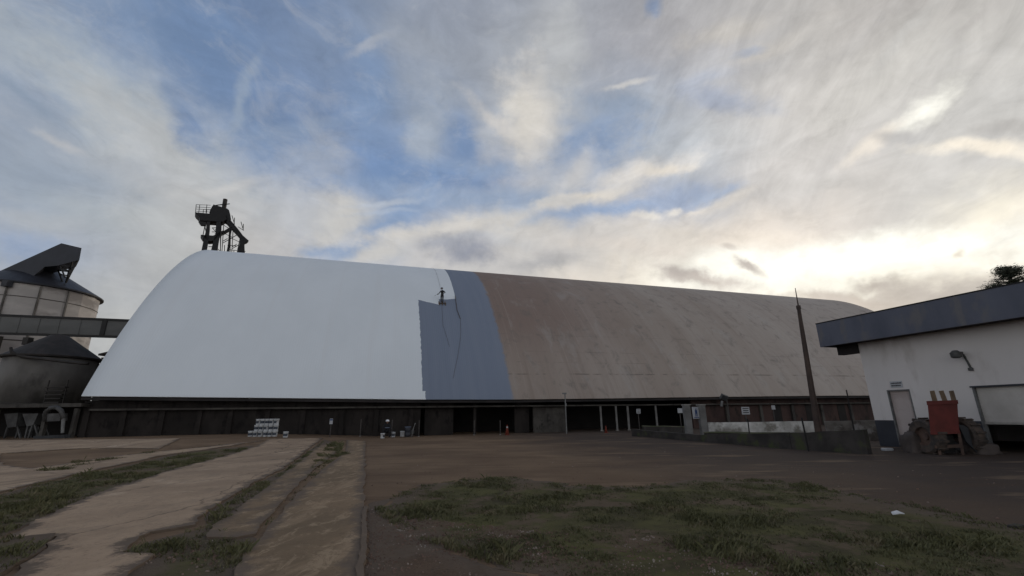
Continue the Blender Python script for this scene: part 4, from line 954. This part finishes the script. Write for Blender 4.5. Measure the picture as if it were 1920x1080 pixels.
# painter standing on the roof, seen against the white coat
J = dict(pelvis=(0, 0, .92), belly=(0, -.01, 1.08), chest=(0, -.02, 1.30), neck=(-.01, -.03, 1.46), neck2=(-.03, -.05, 1.54),
    lsh=(-.18, -.02, 1.39), lel=(-.30, -.14, 1.16), lwr=(-.40, -.28, .98), rsh=(.18, -.02, 1.40), rel=(.34, -.06, 1.22), rwr=(.22, -.26, 1.10),
    lhip=(-.10, 0, .86), lkn=(-.10, -.03, .48), lan=(-.09, 0, .10), lto=(-.10, -.15, .04), rhip=(.10, 0, .86), rkn=(.10, -.05, .46), ran=(.10, .02, .06), rto=(.13, -.13, .02))
Eg = [('pelvis','belly'),('belly','chest'),('chest','neck'),('neck','neck2'),('chest','lsh'),('lsh','lel'),('lel','lwr'),('chest','rsh'),('rsh','rel'),('rel','rwr'),('pelvis','lhip'),('lhip','lkn'),('lkn','lan'),('lan','lto'),('pelvis','rhip'),('rhip','rkn'),('rkn','ran'),('ran','rto')]
Rd = dict(pelvis=(.15, .11), belly=(.14, .10), chest=(.16, .11), neck=.06, neck2=.05, lsh=.075, lel=.05, lwr=.033, rsh=.075, rel=.05, rwr=.033, lhip=.11, lkn=.08, lan=.06, lto=.045, rhip=.11, rkn=.08, ran=.06, rto=.045)
hand(J, Eg, Rd, 'lwr', (-.14, -.14, -.18), (.5, -.7, 0), 'l'); hand(J, Eg, Rd, 'rwr', (-.12, -.2, -.12), (.8, -.4, 0), 'r')
ps, pd = -5.08, 6.97; pw = wp(ps, pd, roofh(ps, pd)+.0)
painter, hd_ = person('worker in dark clothes standing on the roof at the edge of the white paint', J, Eg, Rd, (-.05, -.07, 1.66), pw+Vector((0, -.1, .0)), .1, .86)
bm = nb(); lathe(bm, hd_, [(.125, .03), (.11, .04), (.105, .09), (.07, .135), (.001, .15)], 16); finish('helmet', bm, M['steel_dark'], painter, True, world=False)
bm = nb()
for z in (.95, .72): lathe(bm, (0, 0, 0), [(.001, 0)], 3) if False else None
for sx in (-1, 1): tube(bm, [Vector((sx*.10, -.13, 1.30))*.86, Vector((sx*.04, -.14, 1.0))*.86, Vector((sx*.12, -.13, .80))*.86], .016, 6)
finish('harness', bm, M['rope'], painter, world=False)
Mz = Matrix.Translation(painter.location) @ Matrix.Rotation(.1, 4, 'Z')
lw = Mz @ (Vector((-.52, -.33, .93))*.86)
e = empty('spray_lance', lw, 'thin spray lance held out by the worker on the roof', 'spray lance')
bm = nb(); tube(bm, [lw+Vector((.08, .03, .08)), lw, lw+Vector((-.28, -.02, -.16))], .014, 6); finish('tube', bm, M['zinc'], e)
bm = nb(); box(bm, lw+Vector((.03, 0, .0)), (.05, .05, .14)); finish('grip', bm, M['steel_dark'], e)
# board the worker stands on
bmid = wp(ps, pd-.35, roofh(ps, pd-.35)+.08)
bm = nb(); sl = (roofh(ps, pd+.1)-roofh(ps, pd-.1))/.2
for k_ in (-.3, 0, .3): bar(bm, wp(ps+k_, pd-.30, roofh(ps, pd-.30)+.05), wp(ps+k_, pd+.15, roofh(ps, pd+.15)+.05), .08, .05)
bar(bm, wp(ps-.38, pd-.16, roofh(ps, pd-.16)+.11), wp(ps+.38, pd-.16, roofh(ps, pd-.16)+.11), .16, .04)
tag(finish('foot_board', bm, M['wood']), 'small brown cleated board under the feet of the worker on the roof', 'board')
# ropes lying over the roof
def roof_rope(sd, r, label):
    bm = nb(); P_ = []
    for (s_a, d_a), (s_b, d_b) in zip(sd, sd[1:]):
        for k_ in range(24):
            t = k_/24; s_, d_ = s_a+(s_b-s_a)*t, d_a+(d_b-d_a)*t; P_.append(wp(s_, d_, roofh(s_, d_)+r*1.2+.04))
    tube(bm, P_, r, 5); return tag(finish('rope', bm, M['rope'], None, True), label, 'rope')
roof_rope([(-3.62, 8.0), (-3.72, 6.2), (-3.55, 5.2)], .032, 'short thick dark rope hanging at the edge of the upper white strip')
roof_rope([(-3.55, 5.2), (-3.8, 3.6), (-4.3, 2.2), (-4.9, .9)], .010, 'thin dark rope sagging down the primer below the thick rope')
roof_rope([(-5.15, 6.6), (-5.3, 4.6), (-4.9, 2.8)], .009, 'thin safety line running down from the foot board')
roof_rope([(-5.0, 21.), (-4.95, 14.), (-5.0, 8.2)], .008, 'thin safety line from the ridge down to the worker on the roof')

# crouching worker beside the pails
J = dict(pelvis=(0, .12, .42), belly=(0, .07, .58), chest=(0, -.02, .78), neck=(.01, -.08, .92), neck2=(.02, -.11, .98),
    lsh=(-.19, -.03, .86), lel=(-.31, -.16, .62), lwr=(-.16, -.34, .50), rsh=(.19, -.03, .86), rel=(.30, -.18, .62), rwr=(.14, -.36, .52),
    lhip=(-.11, .08, .40), lkn=(-.24, -.28, .50), lan=(-.22, -.12, .10), lto=(-.24, -.27, .05), rhip=(.11, .08, .40), rkn=(.25, -.28, .50), ran=(.22, -.10, .10), rto=(.25, -.26, .05))
Eg = Eg[:18]; Rd = dict(Rd)
hand(J, Eg, Rd, 'lwr', (.1, -.2, -.15), (.8, .3, 0), 'l'); hand(J, Eg, Rd, 'rwr', (-.1, -.2, -.15), (.8, -.3, 0), 'r')
p = gt(721, 821); cw, hd_ = person('worker in dark clothes and white hard hat crouching behind a white pail', J, Eg, Rd, (.03, -.14, 1.09), (p.x+.03, p.y+.45, zt(p.x, p.y)), 0, 1.)
bm = nb(); lathe(bm, hd_, [(.15, .03), (.125, .045), (.12, .09), (.085, .145), (.001, .165)], 18); finish('helmet', bm, M['helmet'], cw, True, world=False)
bm = nb()
n_ = 20
for zc, rx, ry in ((.66, .185, .15),):
    ring = [[bm.verts.new((rx*math.cos(t*6.283/n_), .03+ry*math.sin(t*6.283/n_)-.0, z)) for t in range(n_)] for z in (zc, zc+.05)]
    for q in range(n_): bm.faces.new((ring[0][q], ring[0][(q+1) % n_], ring[1][(q+1) % n_], ring[1][q]))
finish('reflective_trim', bm, M['vest'], cw, world=False)

# ------------------------------------------------------------------ big silo
az0 = R(-47.96); Ds = 86.; SC = Vector((Ds*math.sin(az0), Ds*math.cos(az0), 0)); SR = Ds*math.sin(R(4.45))*1.0
ez = 1.6+Ds*math.tan(R(10.75)); slope = .56
SI = empty('big_silo', SC, 'large stained silo with dark conical roof behind the grey conveyor gallery', 'silo')
bm = nb(); lathe(bm, SC, [(SR, -.2), (SR, ez)], 20); finish('wall', bm, M['silo_wall'], SI)
bm = nb()
for z in (ez-1.9, ez-4.6, ez-7.2): lathe(bm, SC, [(SR+.001, z), (SR+.05, z+.03), (SR+.05, z+.09), (SR+.001, z+.12)], 20)
finish('hoop', bm, M['tank_wall'], SI)
bm = nb(); lathe(bm, SC, [(SR+.001, ez-.25), (SR+.35, ez-.2), (SR+.37, ez-.05), (1.0, ez+SR*slope), (.001, ez+SR*slope+.1)], 40); finish('roof', bm, M['silo_roof'], SI)
for i, a in enumerate((-62, -38, -100, -15)):
    bm = nb(); aa = R(a); dv = Vector((math.cos(aa), math.sin(aa), 0)); bar(bm, SC+dv*(SR+.08)+Vector((0, 0, 0)), SC+dv*(SR+.08)+Vector((0, 0, ez-.3)), .16); finish('rib', bm, M['tank_wall'], SI)
for a in (-80, -62):
    aa = R(a); dv = Vector((math.cos(aa), math.sin(aa), 0)); bm = nb(); box(bm, SC+dv*(SR+.3)+Vector((0, 0, ez-.55)), (.7, .7, .7)); finish('roof_bracket', bm, M['silo_roof'], SI)
# dark inclined gallery over its roof
Yg = SC.y-SR*.55; RAD = Vector((math.sin(az0), math.cos(az0), 0))
GA = empty('inclined_gallery', at(100, 490, Yg), 'dark inclined conveyor housing with blunt end, resting over the big silo roof', 'conveyor')
bm = nb(); prism(bm, [at(x, y, Yg) for x, y in ((-200,602),(-60,538),(0,508),(115,456),(153,465),(149,487),(108,498),(84,500),(60,520),(-60,580),(-200,650))], RAD*4.2); finish('housing', bm, M['gallery_dark'], GA)
for yy in (.2, 3.2):
    bm = nb()
    for a, b in (((113,496),(122,520)), ((136,490),(133,505)), ((146,487),(128,521)), ((133,505),(146,487)), ((112,497),(134,499)), ((118,505),(133,507)), ((136,490),(128,521))):
        bar(bm, at(*a, Yg)+RAD*yy, at(*b, Yg)+RAD*yy, .13)
    finish('support_frame', bm, M['steel_dark'], GA)

# ------------------------------------------------------------------ horizontal conveyor gallery into the gable
Yc = 46.; CG = empty('conveyor_gallery', at(100, 610, Yc), 'long grey horizontal conveyor gallery running into the warehouse end', 'conveyor')
gx = lambda px, py: at(px, py, Yc)
zt1, zb1 = gx(243, 601).z, gx(222, 630).z; za, zb_ = gx(0, 591).z, gx(0, 622.5).z
xr = wp(S0, 17.5, 0).x+.8
xl = -75.
def lint(z0, z1, x): return z0+(z1-z0)*(x-gx(0, 600).x)/(gx(243, 601).x-gx(0, 600).x)
bm = nb(); prism(bm, [(xl, Yc, lint(za, zt1, xl)), (xr, Yc, lint(za, zt1, xr)), (xr, Yc, lint(zb_, zb1, xr)), (xl, Yc, lint(zb_, zb1, xl))], (0, 2., 0)); finish('cladding', bm, M['gallery'], CG)
for px in (150, 110, 72, 34, -4):
    x = gx(px, 612).x; bm = nb(); bar(bm, (x, Yc-.02, lint(za, zt1, x)-.02), (x, Yc-.02, lint(zb_, zb1, x)), .03, .07); finish('sheet_joint', bm, M['gallery'], CG)
bm = nb()
for zz0, zz1, o_ in ((za, zt1, .0), (zb_, zb1, -.16)):
    bar(bm, (xl, Yc-.05, lint(zz0, zz1, xl)+o_), (xr, Yc-.05, lint(zz0, zz1, xr)+o_), .09, .22)
finish('edge_rail', bm, M['steel_dark'], CG)
for px in (195,):
    x = gx(px, 612).x; bm = nb(); bar(bm, (x, Yc-.04, lint(za, zt1, x)-.02), (x, Yc-.04, lint(zb_, zb1, x)), .07, .5); finish('cover_plate', bm, M['steel_dark'], CG)
for px in (-30,):
    x = gx(px, 612).x; bm = nb()
    for yy in (.2, 1.8): bar(bm, (x, Yc+yy, 0), (x, Yc+yy, lint(zb_, zb1, x)-.2), .3)
    finish('trestle', bm, M['steel_dark'], CG)

# ------------------------------------------------------------------ smaller tank in front
Yt = 38.; az1, az2 = R(-48.4), R(-42.9); azm = (az1+az2)/2; Dt = Yt/math.cos(azm)
TC = Vector((Dt*math.sin(azm), Yt, 0)); TR = Dt*math.sin((az2-az1)/2)*1.12
te = at(105, 663, Yt-TR).z; tb = at(80, 756, Yt-TR).z; ta = at(112, 627, Yt).z
TK = empty('elevated_tank', TC, 'grimy elevated round tank with low conical roof under the conveyor gallery', 'tank')
bm = nb(); lathe(bm, TC, [(TR, tb), (TR, te)], 36); finish('wall', bm, M['tank_wall'], TK, True)
bm = nb(); lathe(bm, TC, [(TR+.001, te-.18), (TR+.22, te-.1), (TR+.25, te+.02), (.55, ta-.1), (.001, ta)], 36); finish('roof', bm, M['tank_roof'], TK)
bm = nb(); lathe(bm, TC, [(TR+.002, tb-.30), (TR+.14, tb-.28), (TR+.14, tb+.04), (TR+.002, tb+.06)], 36); finish('ring_beam', bm, M['concrete_dark'], TK)
bm = nb(); lathe(bm, TC, [(.4, .9), (TR*.96, tb-.02)], 24); finish('hopper', bm, M['tank_wall'], TK, True)
pp1 = [at(x, y, Yt-TR-.12) for x, y in ((20,652),(22,660),(40,668),(80,673),(120,678),(150,681),(165,682))]
bm = nb(); tube(bm, pp1, .11, 8); finish('pipe', bm, M['tank_roof'], TK, True)
for k_ in range(8):
    a = k_*math.pi/4+.2; c = TC+Vector((math.cos(a)*(TR-.2), math.sin(a)*(TR-.2), 0)); bm = nb(); tube(bm, [c-Vector((0, 0, .1)), c+Vector((0, 0, tb-.3))], .16, 8); finish('leg', bm, M['steel_dark'], TK)
bm = nb(); p = at(105, 735, Yt-TR-.2); 
for k_ in range(5): box(bm, p+Vector((0, 0, .35-.28*k_)), (1.5-.1*k_, .35, .08))
bar(bm, p+Vector((-.72, 0, -.9)), p+Vector((-.72, 0, .9)), .06); bar(bm, p+Vector((.72, 0, -.9)), p+Vector((.72, 0, .9)), .06); finish('ladder_platform', bm, M['tank_roof'], TK)
bm = nb(); p = at(52, 640, Yt-TR*.4); box(bm, p, (.45, .45, .6)); finish('vent', bm, M['tank_roof'], TK)

# annex shed squeezed between the tank and the warehouse
p = at(200, 668, 44.); e = empty('annex_shed', (p.x, 44., 0), 'dark little shed roof wedged between the tank and the warehouse end', 'shed')
zr = at(205, 658, 44.).z; xa, xb = at(188, 664, 44.).x, at(260, 650, 44.).x
bm = nb(); box(bm, ((xa+xb)/2, 45.2, zr/2-.4), (xb-xa, 2., zr-.4)); finish('wall', bm, M['concrete_dark'], e)
bm = nb(); prism(bm, [(xa-.2, 44, at(188, 663, 44.).z), (xb, 44, zr+.6), (xb, 44, zr+.45), (xa-.2, 44, at(188, 663, 44.).z-.18)], (0, 2.6, 0)); finish('roof', bm, M['tank_roof'], e)
bm = nb(); bar(bm, at(172, 683, 43.8), at(186, 684, 43.8), .14); finish('pipe', bm, M['zinc'], e)

# lower shelter and machinery at the far left
Yl = 29.6; e = empty('loading_shelter', (at(60, 800, Yl).x, Yl, zt(-30, Yl)), 'dark open loading shelter with flat beam roof at the left edge', 'shelter')
zl = zt(-30, Yl); f_ = lambda px, py: at(px, py, Yl)
xl_, xr_ = f_(-260, 770).x, f_(150, 770).x
bm = nb(); zz = f_(60, 757).z; zy = f_(60, 764).z
box(bm, ((xl_+xr_)/2, Yl+2., (zz+zy)/2), (xr_-xl_, 4., zz-zy)); finish('roof', bm, M['concrete_dark'], e)
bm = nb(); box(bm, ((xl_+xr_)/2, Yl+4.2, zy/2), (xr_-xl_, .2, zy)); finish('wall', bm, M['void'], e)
for px in (-230, -120, -20, 76, 132):
    x = f_(px, 800).x; bm = nb(); box(bm, (x, Yl+.2, (zy+zl)/2-.05), (.22, .22, zy-zl-.1)); finish('pillar', bm, M['concrete_dark'], e)
e = empty('seed_machine', (f_(35, 820).x, Yl+.9, zl), 'dusty grey hoppered machine with splayed legs under the loading shelter', 'machine')
q = lambda px, py, dy=0: at(px, py, Yl+.6)+Vector((0, dy, 0))
bm = nb(); prism(bm, [q(8,776), q(34,774), q(30,800), q(14,802)], (0, .9, 0)); finish('hopper', bm, M['machinery'], e)
bm = nb(); prism(bm, [q(42,776), q(72,775), q(62,797), q(50,800)], (0, .9, 0)); finish('hopper', bm, M['machinery'], e)
for a, b in (((12,800),(4,824)), ((30,800),(36,824)), ((50,798),(44,823)), ((58,798),(50,823)), ((62,795),(70,822))):
    for y_ in (.1, .8): bm = nb(); bar(bm, q(*a, y_), q(*b, y_), .09); finish('leg', bm, M['machinery'], e)
e = empty('arched_chute', (f_(118, 820).x, Yl-.1, zl), 'arched dark pipe chute with pale foot beside the loading shelter', 'chute')
q = lambda px, py: at(px, py, Yl-.3)
bm = nb(); tube(bm, [q(84,790), q(86,772), q(94,765), q(106,764), q(115,770), q(119,785)], .13, 10); finish('pipe', bm, M['machinery'], e, True)
bm = nb(); tube(bm, [q(119,785), q(117,812)], [.10, .08], 10); finish('foot_pipe', bm, M['zinc'], e)
bm = nb(); prism(bm, [q(79,776), q(113,775), q(112,789), q(80,791)], (0, .5, 0)); finish('guard_plate', bm, M['machinery'], e)
bm = nb(); prism(bm, [q(62,818), q(120,815), q(121,822), q(62,824)], (0, .6, 0)); finish('base_plinth', bm, M['panel_dark'], e)

# ------------------------------------------------------------------ bucket elevator tower behind the ridge
Ye = 62.; e = empty('elevator_tower', (at(415, 475, Ye).x, Ye, 0), 'dark steel elevator tower with railed platform rising behind the roof ridge', 'tower')
t_ = lambda px, py, dy=0: at(px, py, Ye)+Vector((0, dy, 0))
TR_ = Vector((t_(415, 420).x, Ye, 0)).normalized()
def poly(name, pix, m, dy=0., th=1.4, parent=None):
    bm = nb(); prism(bm, [t_(x, y, dy) for x, y in pix], TR_*th); return finish(name, bm, m, parent or e)
# zoomed crop measurements: x = 340 + X/7.2, y = 350 + Y/7.2
Z = lambda *pts: [(340+a/7.2, 350+b/7.2) for a, b in pts]
def down(p, z=0.): return (p.x, p.y, z)
for pix in (((345,470),(390,470),(385,600),(362,760),(335,905),(262,905),(300,720),(330,600)), ((475,470),(535,470),(530,620),(505,760),(485,905),(390,905),(425,760),(465,620))):
    bm = nb(); prism(bm, [t_(x, y) for x, y in Z(*pix)], TR_*1.7)
    b0 = t_(*Z(pix[5])[0]); b1 = t_(*Z(pix[-3] if False else pix[5])[0])
    box(bm, (b0.x-.1, Ye+.6, b0.z/2), (.8, .8, b0.z-.02)); finish('elevator_leg', bm, M['steel_dark'], e)
poly('platform', Z((185,345),(600,385),(610,440),(560,470),(250,455),(240,410),(200,372)), M['steel_dark'], 0, 1.9)
poly('lower_platform', Z((225,462),(330,470),(330,520),(260,515)), M['steel_dark'], .1, .5)
poly('mid_platform', Z((262,648),(430,660),(560,590),(565,612),(430,730),(380,735),(290,695)), M['steel_dark'], .0, 1.6)
bm = nb()
c = t_(*Z((520,330))[0], .8)
hp = [t_(x, y, .1) for x, y in Z((372,350),(385,300),(415,262),(430,230),(470,255),(530,262),(570,290),(610,285),(640,310),(655,370),(668,440),(640,470),(560,420),(440,400))]
prism(bm, hp, TR_*1.8); bmesh.ops.bevel(bm, geom=[x for x in bm.edges], offset=.06, segments=1, affect='EDGES'); hd2 = finish('head_housing', bm, M['steel_dark'], e)
bm = nb(); tube(bm, [t_(*Z((525,260))[0], .9), t_(*Z((545,135))[0], .9)], .30, 10); finish('motor', bm, M['tank_roof'], e)
bm = nb(); bar(bm, t_(*Z((400,232))[0], .6), t_(*Z((620,208))[0], .6), .10); tube(bm, [t_(*Z(p_)[0], .6) for p_ in ((405,290),(410,240),(440,225),(520,215))], .06, 6); finish('lifting_bar', bm, M['steel_dark'], e)
for dy in (.05, 1.7):
    bm = nb()
    for x in (192, 240, 337): bar(bm, t_(*Z((x+6,240))[0], dy), t_(*Z((x-4 if x == 192 else x-8,350))[0], dy), .06)
    for y0, y1 in ((240, 248), (272, 282), (300, 312), (330, 340)): bar(bm, t_(*Z((196,y0))[0], dy), t_(*Z((392,y1))[0], dy), .05)
    finish('railing', bm, M['steel_dark'], e)
bm = nb()
for a, b in (((300,520),(275,640)), ((300,520),(315,600)), ((400,545),(460,545)), ((395,600),(450,600)), ((400,545),(450,600)), ((350,800),(420,800)), ((345,860),(400,860)), ((410,490),(470,490)), ((540,500),(640,560))):
    bar(bm, t_(*Z(a)[0], .3), t_(*Z(b)[0], .3), .08); bar(bm, t_(*Z(a)[0], 1.), t_(*Z(b)[0], 1.), .08)
finish('bracing', bm, M['steel_dark'], e)
# outer light frame with stair
bm = nb()
for a, b in (((555,520),(545,900)), ((590,520),(565,900)), ((700,560),(625,920)), ((560,625),(700,690)) , ((580,770),(770,660)), ((580,745),(640,710)), ((600,800),(600,920)), ((545,650),(545,900)), ((640,800),(760,810)), ((640,860),(760,870)), ((490,830),(560,900)), ((735,430),(730,500)), ((700,400),(735,520)), ((660,470),(735,520))):
    for dy in (-.3, 2.): bar(bm, t_(*Z(a)[0], dy), t_(*Z(b)[0], dy), .075)
finish('side_frame', bm, M['steel_dark'], e)
bm = nb()
bar(bm, t_(*Z((670,570))[0], -.2), t_(*Z((640,940))[0], -.2), .17); 
b0 = t_(*Z((640,940))[0], -.2); bar(bm, b0, (b0.x, b0.y, 0), .17); finish('frame_post', bm, M['steel_dark'], e)
poly('stair_flight', Z((545,600),(650,535),(665,565),(560,628)), M['steel_dark'], .2, .8)
poly('discharge_spout', Z((600,400),(665,455),(760,570),(820,650),(900,722),(870,745),(800,690),(740,620),(690,570),(600,470)), M['steel_dark'], .2, .9)
sp = poly('spout_head', Z((785,690),(900,720),(850,755),(848,800),(855,960),(765,960),(758,810),(790,770)), M['steel_dark'], .1, 1.1)
b0 = t_(*Z((810,950))[0]); bm = nb(); box(bm, (b0.x, Ye+.6, b0.z/2), (.9, .9, b0.z)); finish('down_pipe', bm, M['steel_dark'], e)

# ------------------------------------------------------------------ tree behind the right building
Yv = 60.; tb0 = at(1906, 560, Yv)
e = empty('araucaria_tree', (tb0.x, Yv, 0), 'tall flat topped tree with sparse dark branches behind the right building roof', 'tree')
bm = nb(); top = at(1905, 499, Yv)
tube(bm, [(tb0.x, Yv, -.2), (tb0.x+.1, Yv, top.z*.5), (tb0.x, Yv, top.z)], [.38, .28, .1], 10)
rnd = random.Random(5); ends = []
for k_ in range(90):
    z = top.z-rnd.uniform(.0, 1.)*rnd.uniform(.4, 4.6); a = rnd.uniform(0, 6.283); f = (top.z-z)/4.6
    L = rnd.uniform(.9, 2.6)*math.sqrt(max(.12, 1-(1-min(1, f*1.25))**2)) ; st_ = Vector((tb0.x, Yv, z-.3)); p1 = st_+Vector((math.cos(a)*L*.55, math.sin(a)*L*.55, L*.10)); p2 = st_+Vector((math.cos(a)*L, math.sin(a)*L, L*.25-f*.3))
    tube(bm, [st_, p1, p2], [.09, .06, .03], 5)
    ends.append((p1, .5)); ends.append((p2, 1.)); ends.append(((p1+p2)/2, .7))
finish('trunk', bm, M['bark'], e)
vs, fs = [], []
def leafclump(c, r, n_):
    for _ in range(n_):
        d_ = Vector((rnd.gauss(0, 1), rnd.gauss(0, 1), rnd.gauss(0, .45)))*r*.5; p_ = c+d_; s_ = rnd.uniform(.06, .14)
        u_ = Vector((rnd.gauss(0, 1), rnd.gauss(0, 1), rnd.gauss(0, 1))).normalized(); w_ = u_.orthogonal().normalized(); i = len(vs)
        vs.extend([p_-u_*s_*1.5, p_+w_*s_*.5, p_+u_*s_*1.5, p_-w_*s_*.5]); fs.append((i, i+1, i+2, i+3))
for c, k_ in ends: leafclump(c, .6*k_+.1, int(34*k_))
me = bpy.data.meshes.new('crown'); me.from_pydata([tuple(Vector(x)-e.location) for x in vs], [], fs); me.materials.append(M['leaf']); o = bpy.data.objects.new('crown', me); COL.objects.link(o); o.parent = e
# lower bushy tree left of it
def bushy(px, py, Y, w, h, label, n_=14):
    b0 = at(px, py, Y); e = empty('bushy_tree', (b0.x, Y, 0), label, 'tree')
    bm = nb(); tube(bm, [(b0.x, Y, -.2), (b0.x+.2, Y, b0.z-h*.3)], [.3, .12], 8); global vs, fs; vs, fs = [], []
    for _ in range(n_):
        c = b0+Vector((rnd.uniform(-w, w), rnd.uniform(-w, w), -abs(rnd.gauss(0, h*.4)))); tube(bm, [(b0.x+.15, Y, b0.z-h*.9), tuple(c)], [.06, .02], 5); leafclump(c, .8, 160)
    finish('trunk', bm, M['bark'], e)
    me = bpy.data.meshes.new('crown'); me.from_pydata([tuple(Vector(x)-e.location) for x in vs], [], fs); me.materials.append(M['leaf']); o = bpy.data.objects.new('crown', me); COL.objects.link(o); o.parent = e
bushy(1868, 534, 60., .9, 2.0, 'small bushy tree just left of the flat topped tree')
bushy(1915, 524, 58., 1.9, 2.6, 'bushy tree top right of the flat topped tree at the photo edge')
